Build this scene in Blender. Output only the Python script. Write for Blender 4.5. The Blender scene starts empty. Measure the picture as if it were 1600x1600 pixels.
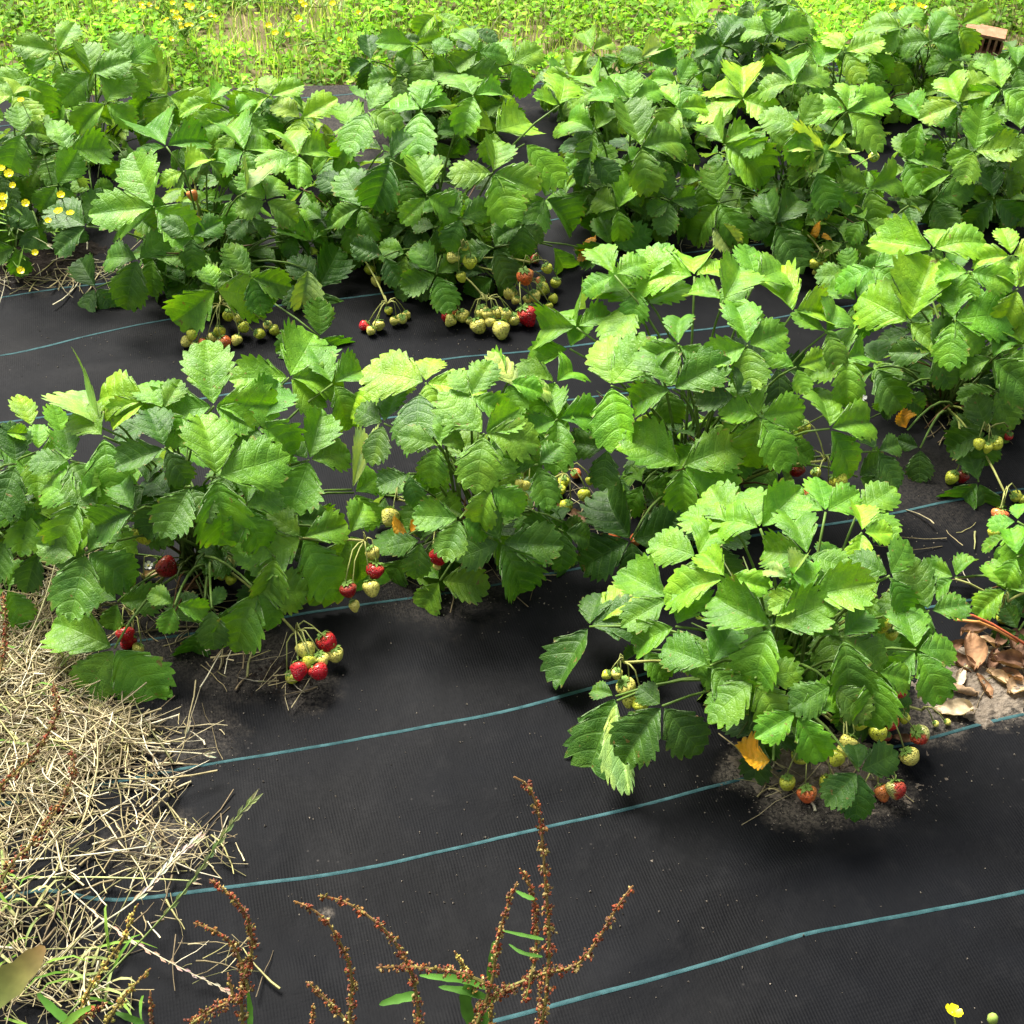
import bpy, math, random
import numpy as np
from mathutils import Vector, Matrix, noise
R = random.Random(7)
NR = np.random.RandomState(7)
sc = bpy.context.scene
col = sc.collection
rad = math.radians

# ------------------------------------------------------------------ camera
F, CH, PITCH = 2200.0, 1.4, rad(40)
cam = bpy.data.cameras.new('camera'); camo = bpy.data.objects.new('camera', cam); col.objects.link(camo)
cam.sensor_width = 36; cam.lens = F/1600*36; cam.clip_start = 0.05; cam.clip_end = 400
camo.location = (0, 0, CH); camo.rotation_euler = (rad(90)-PITCH, 0, 0)
sc.camera = camo
CAM = Vector((0, 0, CH))
RIGHT = Vector((1, 0, 0)); UPC = Vector((0, math.sin(PITCH), math.cos(PITCH))); FWD = Vector((0, math.cos(PITCH), -math.sin(PITCH)))
UP = Vector((0, 0, 1))

# ------------------------------------------------------------------ light
SUN_EL, SUN_ROT = rad(56), rad(-32)
w = bpy.data.worlds.new('World'); sc.world = w; w.use_nodes = True
nt = w.node_tree; bg = nt.nodes['Background']
sky = nt.nodes.new('ShaderNodeTexSky'); sky.sky_type = 'NISHITA'; sky.sun_disc = False
sky.sun_elevation = SUN_EL; sky.sun_rotation = SUN_ROT
sky.air_density = 1.0; sky.dust_density = 5.0; sky.ozone_density = 1.0
hsv = nt.nodes.new('ShaderNodeHueSaturation'); hsv.inputs['Saturation'].default_value = 0.38
nt.links.new(sky.outputs[0], hsv.inputs['Color']); nt.links.new(hsv.outputs[0], bg.inputs[0])
bg.inputs[1].default_value = 0.058
sun = bpy.data.lights.new('sun', 'SUN'); sun.energy = 3.2; sun.angle = rad(30); sun.color = (1.0, .96, .88)
suno = bpy.data.objects.new('sun', sun); col.objects.link(suno)
sd = Vector((math.sin(SUN_ROT)*math.cos(SUN_EL), math.cos(SUN_ROT)*math.cos(SUN_EL), math.sin(SUN_EL)))
suno.rotation_euler = sd.to_track_quat('Z', 'Y').to_euler(); suno.location = (0, 3, 6)
sc.view_settings.view_transform = 'Standard'; sc.view_settings.look = 'None'
sc.view_settings.exposure = 1.82; sc.view_settings.gamma = 1.0
sc.cycles.max_bounces = 6; sc.cycles.diffuse_bounces = 2; sc.cycles.transparent_max_bounces = 8

# ------------------------------------------------------------------ helpers
def ray(px, py):
    return (RIGHT*((px-800)/F) - UPC*((py-800)/F) + FWD).normalized()
def at(px, py, z=0.0):
    d = ray(px, py); return CAM + d*((z-CH)/d.z)
def depth(p): return (p-CAM).dot(FWD)
def proj(p):
    v = p-CAM; z = max(v.dot(FWD), .05); return 800+F*v.dot(RIGHT)/z, 800-F*v.dot(UPC)/z
def smooth(a, b, x):
    t = min(1, max(0, (x-a)/(b-a))); return t*t*(3-2*t)
ROWD = (at(1465, 788)-at(785, 910)).normalized()          # the rows' direction on the ground
ROWN = Vector((-ROWD.y, ROWD.x, 0))
_creases = [(at(420, 1460), at(520, 1610), .006, .009), (at(940, 1130), at(1010, 1260), .004, .008), (at(600, 1250), at(900, 1230), .004, .02), (at(1000, 1420), at(1600, 1270), .006, .022), (at(1250, 1480), at(1420, 1600), .004, .010), (at(300, 1100), at(760, 1040), .004, .018), (at(0, 590), at(330, 560), .005, .02), (at(1420, 860), at(1530, 830), .004, .012), (at(900, 1560), at(1100, 1440), .004, .012), (at(640, 1000), at(700, 1150), .003, .009)]
_hump = at(90, 1400); _fold = at(250, 1290)
def gz(x, y):
    p = Vector((x, y, 0))
    u, v = p.dot(ROWD), p.dot(ROWN)
    z = .011*noise.noise(Vector((u*1.6, v*3.4, 2.0))) + .0045*noise.noise(Vector((u*5, v*11, 5.0))) + .0012*noise.noise(Vector((u*19, v*30, 9)))
    for (a, b, h, w_) in _creases:
        t = max(0., min(1., (p-a).dot(b-a)/(b-a).length_squared)); d = (p-a.lerp(b, t)).length; z += h*math.sin(math.pi*min(1, max(0, .05+.9*t)))*math.exp(-(d/w_)**2)
    d = (p-_hump).length; z += .016*math.exp(-(d/.05)**2)
    d = (p-_fold).length; z -= .012*math.exp(-(d/.045)**2)
    return z
def tag(o, label=None, cat=None, group=None, kind=None):
    if label: o['label'] = label
    if cat: o['category'] = cat
    if group: o['group'] = group
    if kind: o['kind'] = kind
    return o
def empty(name, loc):
    o = bpy.data.objects.new(name, None); col.objects.link(o); o.location = loc
    o.empty_display_size = .05; return o
def mesh_obj(name, me, parent=None, loc=None):
    o = bpy.data.objects.new(name, me); col.objects.link(o)
    if parent is not None: o.parent = parent
    if loc is not None: o.location = loc
    return o
class MB:
    """collects shapes into one mesh with a colour per vertex"""
    def __init__(s): s.v = []; s.f = []; s.c = []; s.m = []
    def add(s, vs, fs, c, m=0):
        b = len(s.v); s.v += [tuple(q) for q in vs]; s.f += [[i+b for i in f] for f in fs]
        s.m += [m]*len(fs)
        s.c += [c]*len(vs) if not isinstance(c, list) else c
    def tube(s, pts, rads, c, n=5, c2=None, cap=True):
        pts = [Vector(p) for p in pts]; k = len(pts)
        if not isinstance(rads, (list, tuple)): rads = [rads]*k
        vs, fs, cs = [], [], []
        nrm = None
        for i, p in enumerate(pts):
            t = (pts[min(i+1, k-1)]-pts[max(i-1, 0)])
            t = t.normalized() if t.length > 1e-9 else UP
            if nrm is None: nrm = t.orthogonal().normalized()
            nrm = (nrm - t*nrm.dot(t)); nrm = nrm.normalized() if nrm.length > 1e-6 else t.orthogonal().normalized()
            b = t.cross(nrm)
            for j in range(n):
                a = 2*math.pi*j/n; vs.append(p + (nrm*math.cos(a)+b*math.sin(a))*rads[i])
                q = i/(k-1); cs.append(c if c2 is None else tuple(c[h]*(1-q)+c2[h]*q for h in range(3)))
        for i in range(k-1):
            for j in range(n):
                fs.append((i*n+j, i*n+(j+1) % n, (i+1)*n+(j+1) % n, (i+1)*n+j))
        if cap: fs.append(tuple(range(n))[::-1]); fs.append(tuple((k-1)*n+j for j in range(n)))
        s.add(vs, fs, cs)
    def blade(s, pts, wid, c, nrm=UP, fold=.25):
        """a leaf-shaped strip along pts; wid is a list of half widths"""
        pts = [Vector(p) for p in pts]; vs, fs = [], []
        for i, p in enumerate(pts):
            t = (pts[min(i+1, len(pts)-1)]-pts[max(i-1, 0)]).normalized()
            sx = t.cross(nrm); sx = sx.normalized() if sx.length > 1e-5 else t.orthogonal().normalized()
            up = sx.cross(t)
            vs += [p-sx*wid[i]+up*wid[i]*fold, p, p+sx*wid[i]+up*wid[i]*fold]
        for i in range(len(pts)-1):
            a = i*3; fs += [(a, a+1, a+4, a+3), (a+1, a+2, a+5, a+4)]
        s.add(vs, fs, c)
    def build(s, name, mats, parent=None, loc=Vector((0, 0, 0)), smoothf=True):
        me = bpy.data.meshes.new(name)
        me.from_pydata([(q[0]-loc[0], q[1]-loc[1], q[2]-loc[2]) for q in s.v], [], s.f)
        if not isinstance(mats, (list, tuple)): mats = [mats]
        for m in mats: me.materials.append(m)
        a = me.attributes.new('Col', 'FLOAT_COLOR', 'POINT')
        a.data.foreach_set('color', np.array([(*c, 1.0) for c in s.c], dtype=np.float32).ravel())
        me.polygons.foreach_set('use_smooth', [smoothf]*len(me.polygons))
        if len(mats) > 1: me.polygons.foreach_set('material_index', s.m)
        me.update()
        return mesh_obj(name, me, parent)
def np_mesh(name, V, Fq, C, mat, smoothf=True):
    me = bpy.data.meshes.new(name); nf, k = Fq.shape
    me.vertices.add(len(V)); me.vertices.foreach_set('co', V.astype(np.float32).ravel())
    me.loops.add(nf*k); me.loops.foreach_set('vertex_index', Fq.astype(np.int32).ravel())
    me.polygons.add(nf); me.polygons.foreach_set('loop_start', np.arange(0, nf*k, k, dtype=np.int32))
    me.polygons.foreach_set('loop_total', np.full(nf, k, dtype=np.int32))
    me.polygons.foreach_set('use_smooth', np.full(nf, smoothf))
    if C is not None:
        a = me.attributes.new('Col', 'FLOAT_COLOR', 'POINT')
        a.data.foreach_set('color', np.concatenate([C, np.ones((len(C), 1))], 1).astype(np.float32).ravel())
    me.materials.append(mat); me.update(); me.validate()
    return me

# ------------------------------------------------------------------ materials
class NT:
    def __init__(s, name):
        s.m = bpy.data.materials.new(name); s.m.use_nodes = True; s.t = s.m.node_tree; s.t.nodes.clear()
        s.out = s.t.nodes.new('ShaderNodeOutputMaterial')
    def n(s, ty, **kw):
        o = s.t.nodes.new('ShaderNode'+ty)
        for k, v in kw.items(): setattr(o, k, v)
        return o
    def l(s, a, b): s.t.links.new(a, b)
    def val(s, x, sock):
        if isinstance(x, bpy.types.NodeSocket): s.l(x, sock)
        else: sock.default_value = x
    def math(s, op, a, b=0.0, c=None, clamp=False):
        o = s.n('Math', operation=op, use_clamp=clamp); s.val(a, o.inputs[0]); s.val(b, o.inputs[1])
        if c is not None: s.val(c, o.inputs[2])
        return o.outputs[0]
    def mix(s, f, a, b, blend='MIX'):
        o = s.n('Mix', data_type='RGBA', blend_type=blend); s.val(f, o.inputs[0])
        for x, i in ((a, 6), (b, 7)):
            if isinstance(x, tuple) and len(x) == 3: x = (*x, 1)
            s.val(x, o.inputs[i])
        return o.outputs[2]
    def noise(s, vec, scale, detail=3, rough=.55, dist=0):
        o = s.n('TexNoise'); o.inputs['Scale'].default_value = scale; o.inputs['Detail'].default_value = detail
        o.inputs['Roughness'].default_value = rough; o.inputs['Distortion'].default_value = dist
        if vec is not None: s.l(vec, o.inputs['Vector'])
        return o.outputs['Fac']
    def ramp(s, f, a, b, lo=0., hi=1.):
        o = s.n('MapRange', interpolation_type='SMOOTHSTEP'); s.val(f, o.inputs[0])
        o.inputs[1].default_value = a; o.inputs[2].default_value = b; o.inputs[3].default_value = lo; o.inputs[4].default_value = hi
        return o.outputs[0]
    def bump(s, h, strength, dist, nrm=None):
        o = s.n('Bump'); o.inputs['Strength'].default_value = strength; o.inputs['Distance'].default_value = dist
        s.l(h, o.inputs['Height'])
        if nrm is not None: s.l(nrm, o.inputs['Normal'])
        return o.outputs[0]
    def prin(s, base, rough=.5, spec=.5, nrm=None):
        o = s.n('BsdfPrincipled')
        if isinstance(base, tuple): base = (*base, 1)
        s.val(base, o.inputs['Base Color']); s.val(rough, o.inputs['Roughness']); s.val(spec, o.inputs['Specular IOR Level'])
        if nrm is not None: s.l(nrm, o.inputs['Normal'])
        return o
    def done(s, sh): s.l(sh, s.out.inputs[0]); return s.m

def leaf_material():
    t = NT('strawberry_leaf')
    uv = t.n('UVMap').outputs[0]; sp = t.n('SeparateXYZ'); t.l(uv, sp.inputs[0])
    u, v = sp.outputs[0], sp.outputs[1]
    oi = t.n('ObjectInfo'); oc, rnd = oi.outputs['Color'], oi.outputs['Random']
    tc = t.n('TexCoord').outputs['Object']
    fr = t.math('PINGPONG', u, .5)                       # 0 at each side vein
    av = t.math('ABSOLUTE', v)
    wv = t.math('MULTIPLY_ADD', av, -.09, .13)
    vein = t.ramp(t.math('DIVIDE', fr, wv), .35, 1.0, 1., 0.)
    mid = t.ramp(av, .012, .045, 1., 0.)
    vn = t.math('MAXIMUM', vein, mid)
    # small veins between
    off = t.n('VectorMath', operation='ADD'); t.l(tc, off.inputs[0])
    cb = t.n('CombineXYZ'); t.l(t.math('MULTIPLY', rnd, 40.), cb.inputs[0]); t.l(rnd, cb.inputs[1]); t.l(cb.outputs[0], off.inputs[1])
    P = off.outputs[0]
    vo = t.n('TexVoronoi', feature='DISTANCE_TO_EDGE'); vo.inputs['Scale'].default_value = 17; t.l(P, vo.inputs['Vector'])
    net = t.ramp(vo.outputs[0], 0.0, .14, 1., 0.)
    n1 = t.noise(P, 2.2, 3); n2 = t.noise(P, 11, 4)
    base = t.mix(t.ramp(n1, .3, .7), t.mix(1., oc, (.62, .76, .80), 'MULTIPLY'), t.mix(1., oc, (1.22, 1.2, .95), 'MULTIPLY'))
    base = t.mix(t.ramp(n2, .35, .75, 0, .5), base, t.mix(1., base, (1.4, 1.25, 1.0), 'MULTIPLY'))
    light = t.mix(1., t.mix(.5, base, (.16, .30, .05)), (1.25, 1.25, 1.1), 'MULTIPLY')
    base = t.mix(t.math('MULTIPLY', vn, .30), base, light)
    base = t.mix(t.math('MULTIPLY', net, .07), base, light)
    # worn brown margin specks on some
    edge = t.math('MULTIPLY', t.ramp(av, .88, 1.0), t.ramp(t.noise(P, 5, 2), .56, .66))
    base = t.mix(t.math('MULTIPLY', edge, .7), base, (.30, .22, .07))
    spot = t.math('MULTIPLY', t.ramp(t.noise(P, 7.5, 2), .68, .72), t.ramp(rnd, .45, .55))
    base = t.mix(t.math('MULTIPLY', spot, .75), base, (.20, .13, .035))
    blot = t.ramp(t.noise(P, 1.3, 2), .55, .75, 0, .35); base = t.mix(blot, base, t.mix(1., base, (1.9, 1.35, .9), 'MULTIPLY'))
    geo = t.n('NewGeometry')
    under = t.mix(.65, base, (.26, .38, .16))
    base = t.mix(geo.outputs['Backfacing'], base, under)
    h = t.math('ADD', t.math('MULTIPLY', t.math('MAXIMUM', vn, t.math('MULTIPLY', net, .12)), -1.), t.math('MULTIPLY', n2, .35))
    nrm = t.bump(h, .28, .016)
    rough = t.math('MULTIPLY_ADD', n2, .25, .36)
    p = t.prin(base, rough, .40, nrm)
    tr = t.n('BsdfTranslucent'); t.l(t.mix(1., base, (1.5, 1.5, .35), 'MULTIPLY'), tr.inputs[0]); t.l(nrm, tr.inputs[1])
    ms = t.n('MixShader'); ms.inputs[0].default_value = .27; t.l(p.outputs[0], ms.inputs[1]); t.l(tr.outputs[0], ms.inputs[2])
    return t.done(ms.outputs[0])
def col_material(name, rough=.6, spec=.3, trans=0., nscale=60., amp=.35, bump=.0):
    t = NT(name); a = t.n('Attribute', attribute_name='Col').outputs['Color']
    tc = t.n('TexCoord').outputs['Object']; n = t.noise(tc, nscale, 3)
    base = t.mix(t.ramp(n, .3, .7), t.mix(1., a, (1-amp,)*3, 'MULTIPLY'), t.mix(1., a, (1+amp,)*3, 'MULTIPLY'))
    nrm = t.bump(n, bump, .003) if bump else None
    p = t.prin(base, rough, spec, nrm)
    if not trans: return t.done(p.outputs[0])
    tr = t.n('BsdfTranslucent'); t.l(t.mix(1., base, (1.3, 1.3, .6), 'MULTIPLY'), tr.inputs[0])
    ms = t.n('MixShader'); ms.inputs[0].default_value = trans; t.l(p.outputs[0], ms.inputs[1]); t.l(tr.outputs[0], ms.inputs[2])
    return t.done(ms.outputs[0])
def berry_material():
    t = NT('strawberry_flesh'); oi = t.n('ObjectInfo'); oc, rnd = oi.outputs['Color'], oi.outputs['Random']; al = oi.outputs['Alpha']
    tc = t.n('TexCoord').outputs['Object']; sp = t.n('SeparateXYZ'); t.l(tc, sp.inputs[0])
    at_ = t.n('Attribute', attribute_name='Col').outputs['Color']      # x = seed mask
    sx = t.n('SeparateColor'); t.l(at_, sx.inputs[0])
    n = t.noise(tc, 1.6, 3)
    # half ripe fruit: green shoulder, red flank (alpha < 1)
    g = t.math('ADD', t.math('MULTIPLY', sp.outputs[0], .8), t.math('MULTIPLY', n, 1.2))
    half = t.math('MULTIPLY', t.ramp(g, .3, .8, 1, 0), t.math('SUBTRACT', 1.0, al))
    b = t.mix(half, oc, (.55, .55, .16))
    b = t.mix(t.ramp(sp.outputs[2], -.05, .75, 0., .22), b, t.mix(.5, b, (.75, .72, .25)))
    vo = t.n('TexVoronoi', feature='F1'); vo.inputs['Scale'].default_value = 4.6; t.l(tc, vo.inputs['Vector'])
    seed = t.ramp(vo.outputs['Distance'], .10, .20, 1., 0.)
    b2 = t.mix(t.math('MULTIPLY', seed, .75), b, t.mix(.5, b, (.55, .42, .07)))
    pit = t.ramp(vo.outputs['Distance'], .08, .45)
    nrm = t.bump(pit, .7, .12)
    p = t.prin(b2, .33, .5, nrm); p.inputs['Subsurface Weight'].default_value = .0
    return t.done(p.outputs[0])
def fabric_material(spots):
    t = NT('woven_ground_fabric'); pos = t.n('NewGeometry').outputs['Position']
    du = t.n('VectorMath', operation='DOT_PRODUCT'); t.l(pos, du.inputs[0]); du.inputs[1].default_value = ROWD
    dv = t.n('VectorMath', operation='DOT_PRODUCT'); t.l(pos, dv.inputs[0]); dv.inputs[1].default_value = ROWN
    wob = t.noise(pos, 7, 2); 
    u = t.math('ADD', du.outputs['Value'], t.math('MULTIPLY', wob, .006)); v = t.math('ADD', dv.outputs['Value'], t.math('MULTIPLY', wob, .006))
    ru = t.math('SINE', t.math('MULTIPLY', u, 2*math.pi/.0036)); rv = t.math('SINE', t.math('MULTIPLY', v, 2*math.pi/.0052))
    fade = t.math('MULTIPLY', t.ramp(t.noise(pos, 9, 3), .38, .62, .15, 1.), 1.)
    rib = t.math('MULTIPLY', t.math('MULTIPLY_ADD', rv, .35, ru), fade)
    big = t.noise(pos, 3.2, 5, .6); mid = t.noise(pos, 26, 4, .6); fine = t.noise(pos, 420, 2, .6)
    base = t.mix(t.ramp(big, .35, .7), (.0004, .0005, .0009), (.0030, .0034, .0046))
    base = t.mix(t.math('MULTIPLY', t.ramp(mid, .5, .8), .5), base, (.0085, .0085, .009))
    base = t.mix(t.math('MULTIPLY_ADD', rib, .08, .08), base, (.010, .0108, .0135))
    vo = t.n('TexVoronoi', feature='F1'); vo.inputs['Scale'].default_value = 75; t.l(pos, vo.inputs['Vector'])
    speck = t.math('MULTIPLY', t.ramp(vo.outputs['Distance'], .05, .16, 1, 0), t.ramp(t.noise(pos, 11, 4), .60, .68))
    base = t.mix(t.math('MULTIPLY', speck, .55), base, (.10, .09, .08))
    film = t.math('MULTIPLY', t.ramp(t.noise(pos, 1.7, 6, .62, .6), .45, .72), t.ramp(t.noise(pos, 150, 3, .7), .3, .7, .5, 1.))
    base = t.mix(t.math('MULTIPLY', film, .32), base, (.030, .029, .029))
    dust = None
    for (p, r, s) in spots:
        d = t.n('VectorMath', operation='DISTANCE'); t.l(pos, d.inputs[0]); d.inputs[1].default_value = p
        dd = t.math('ADD', d.outputs['Value'], t.math('MULTIPLY_ADD', t.noise(pos, 30, 4, .7), r*1.1, -r*.55))
        m = t.math('MULTIPLY', t.ramp(dd, r*.35, r, 1., 0.), s)
        dust = m if dust is None else t.math('MAXIMUM', dust, m)
    grain = t.ramp(t.noise(pos, 230, 3, .75), .38, .62)
    base = t.mix(t.math('MULTIPLY', dust, t.math('MULTIPLY_ADD', grain, .75, .15)), base, (.17, .145, .115))
    h = t.math('ADD', t.math('MULTIPLY', rib, .5), t.math('MULTIPLY', fine, .7))
    nrm = t.bump(h, .22, .0012)
    nrm = t.bump(mid, .4, .004, nrm)
    p = t.prin(base, t.math('MULTIPLY_ADD', big, .25, .52), .07, nrm)
    return t.done(p.outputs[0])
def soil_material(name, c1, c2, c3, scale=1.):
    t = NT(name); pos = t.n('NewGeometry').outputs['Position']
    a, b = t.noise(pos, 6*scale, 5, .65), t.noise(pos, 90*scale, 4, .7)
    base = t.mix(t.ramp(a, .35, .65), c1, c2); base = t.mix(t.ramp(b, .5, .75), base, c3)
    nrm = t.bump(b, .8, .006)
    return t.done(t.prin(base, .9, .15, nrm).outputs[0])

M_leaf = leaf_material()
M_stem = col_material('green_stem', .5, .2, 0, 80, .2)
M_bits = col_material('plant_fibre', .65, .25, .15, 90, .25)
M_straw = col_material('dry_straw', .6, .3, .1, 120, .25)
M_cover = col_material('ground_cover_leaf', .6, .14, .35, 25, .3)
M_seed = col_material('dock_seed', .6, .25, .12, 300, .35)
M_petal = col_material('yellow_petal', .3, .5, .25, 60, .06)
M_dry = col_material('dead_leaf', .7, .2, .12, 70, .4, .6)
M_berry = berry_material()

# ------------------------------------------------------------------ ground
P = lambda x, y: at(x, y, 0)
spots = [(P(1260, 1225), .085, .7), (P(1370, 1230), .06, .65), (P(1170, 1200), .05, .9), (P(1545, 1070), .085, .85), (P(1450, 1120), .06, .8),
         (P(380, 1030), .10, .35), (P(480, 1075), .05, .55), (P(250, 1005), .10, .3), (P(60, 1150), .14, .3), (P(700, 900), .14, .2), (P(1450, 760), .14, .12),
         (P(300, 1150), .08, .25), (P(50, 415), .13, .25), (P(510, 1425), .012, .5), (P(560, 150), .5, .3), (P(240, 1320), .07, .3)]
M_fabric = fabric_material(spots)
M_soil = soil_material('dark_soil', (.012, .009, .007), (.025, .018, .014), (.045, .035, .027))
M_sand = soil_material('sandy_soil', (.11, .088, .066), (.21, .172, .13), (.29, .245, .195), 1.6)
M_lawn = soil_material('weedy_soil', (.14, .11, .055), (.20, .145, .085), (.13, .17, .04), 1.5)

me = bpy.data.meshes.new('ground')
S = 120
me.from_pydata([(-S, -S, -.03), (S, -S, -.03), (S, S, -.03), (-S, S, -.03)], [], [(0, 1, 2, 3)]); me.materials.append(M_lawn)
tag(mesh_obj('ground', me), kind='structure')

# fabric sheet, a grid in row coordinates
E0, E1 = at(0, 158), at(1600, 84)
ED = (E1-E0).normalized(); EN = Vector((-ED.y, ED.x, 0))
O = at(800, 120)
def fabric_grid():
    nu, nv = 300, 260; us = np.linspace(-2.9, 2.9, nu); vs = np.linspace(-3.2, 0, nv)
    V = np.zeros((nu*nv, 3)); k = 0
    for j in range(nv):
        for i in range(nu):
            p = O + ED*us[i] + EN*vs[j]; V[k] = (p.x, p.y, gz(p.x, p.y)); k += 1
    a = np.arange(nu*nv).reshape(nv, nu)
    Fq = np.stack([a[:-1, :-1], a[:-1, 1:], a[1:, 1:], a[1:, :-1]], -1).reshape(-1, 4)
    return np_mesh('weed_fabric', V, Fq, None, M_fabric)
O = E0 + ED*((O-E0).dot(ED))
fabric = tag(mesh_obj('weed_fabric', fabric_grid()), kind='structure')

def thread_mat():
    t = NT('teal_thread'); pos = t.n('NewGeometry').outputs['Position']; n = t.noise(pos, 60, 4); 
    b = t.mix(t.ramp(n, .3, .7), (.016, .052, .056), (.038, .095, .100))
    b = t.mix(t.math('MULTIPLY', t.ramp(t.noise(pos, 14, 3), .5, .75), .6), b, (.015, .035, .040))
    return t.done(t.prin(b, .7, .12, t.bump(t.noise(pos, 700, 2), .6, .001)).outputs[0])
M_thread = thread_mat()
def thread(px, z0=.0010, wid=.0024, ext=1.2):
    p = [at(*q) for q in px]
    p = [p[0]-ROWD*ext] + p + [p[-1]+ROWD*ext]
    pts = []
    for a, b in zip(p, p[1:]):
        n = max(2, int((b-a).length/.02))
        for i in range(n): pts.append(a.lerp(b, i/n))
    pts.append(p[-1])
    for _ in range(6): pts = [pts[0]]+[(pts[i-1]+pts[i]*2+pts[i+1])/4 for i in range(1, len(pts)-1)]+[pts[-1]]
    mb = MB(); vs, fs = [], []
    for i, q in enumerate(pts):
        t = (pts[min(i+1, len(pts)-1)]-pts[max(i-1, 0)]).normalized(); s = Vector((-t.y, t.x, 0))
        ww = wid*(1+.3*noise.noise(q*9)); g = gz(q.x, q.y)
        vs += [q-s*ww+UP*(g+.0004-q.z), q-s*ww*.5+UP*(g+z0-q.z), q+s*ww*.5+UP*(g+z0-q.z), q+s*ww+UP*(g+.0004-q.z)]
    for i in range(len(pts)-1):
        a = i*4; fs += [(a+j, a+j+1, a+j+5, a+j+4) for j in range(3)]
    mb.add(vs, fs, (1, 1, 1)); return mb.build('thread', M_thread, fabric)
for px in ([(780, 1595), (1060, 1520), (1160, 1492), (1250, 1462), (1430, 1430), (1600, 1395)],
           [(60, 1402), (110, 1412), (150, 1418), (300, 1398), (530, 1365), (700, 1328), (860, 1290), (1000, 1255), (1150, 1215), (1300, 1185), (1450, 1155), (1520, 1132), (1600, 1115)],
           [(220, 1215), (420, 1178), (600, 1145), (760, 1120), (850, 1098), (930, 1072), (1100, 1030), (1300, 985), (1480, 945), (1530, 935)],
           [(215, 1000), (330, 985), (510, 955), (785, 910), (1000, 870), (1200, 835), (1385, 808), (1465, 788)],
           [(0, 662), (180, 640), (300, 625), (540, 583), (870, 545)],
           [(0, 552), (60, 540), (250, 502), (500, 470), (900, 420), (1180, 385)],
           [(0, 462), (60, 453), (130, 445), (400, 410), (800, 352)],
           [(0, 195), (195, 168), (449, 156), (540, 149), (800, 132), (1400, 98)]):
    thread(px)
thread([(0, 762), (190, 722), (600, 655), (880, 628), (1350, 560), (1430, 540)])

def mound(name, px, py, r, h, mat, sq=.7):
    c = at(px, py); n = 110; V = []; 
    for j in range(n+1):
        for i in range(n+1):
            a, b = (i/n*2-1), (j/n*2-1); x, y = c.x+a*r*1.25, c.y+b*r*sq*1.25
            d = math.hypot(a, b)*1.1
            z = gz(x, y) + h*(1-smooth(.25, 1.0, d+.35*noise.noise(Vector((x*22, y*22, 3))))) - .0035 + .004*noise.noise(Vector((x*70, y*70, 1))) + .0034*noise.noise(Vector((x*190, y*190, 1))) + .002*noise.noise(Vector((x*420, y*420, 1)))
            V.append((x, y, z-(.02 if d > 1.2 else 0)))
    a = np.arange((n+1)**2).reshape(n+1, n+1)
    me = np_mesh(name, np.array(V), np.stack([a[:-1, :-1], a[:-1, 1:], a[1:, 1:], a[1:, :-1]], -1).reshape(-1, 4), None, mat)
    return tag(mesh_obj(name, me), kind='structure')
mound('soil_patch', 1285, 1190, .135, .007, M_sand, .6)
mound('soil_patch', 1560, 1062, .13, .010, M_sand, .6)
mound('soil_patch', 45, 408, .17, .014, M_soil, .5)
mound('soil_patch', 450, 1055, .06, .006, M_soil, .6)

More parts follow.
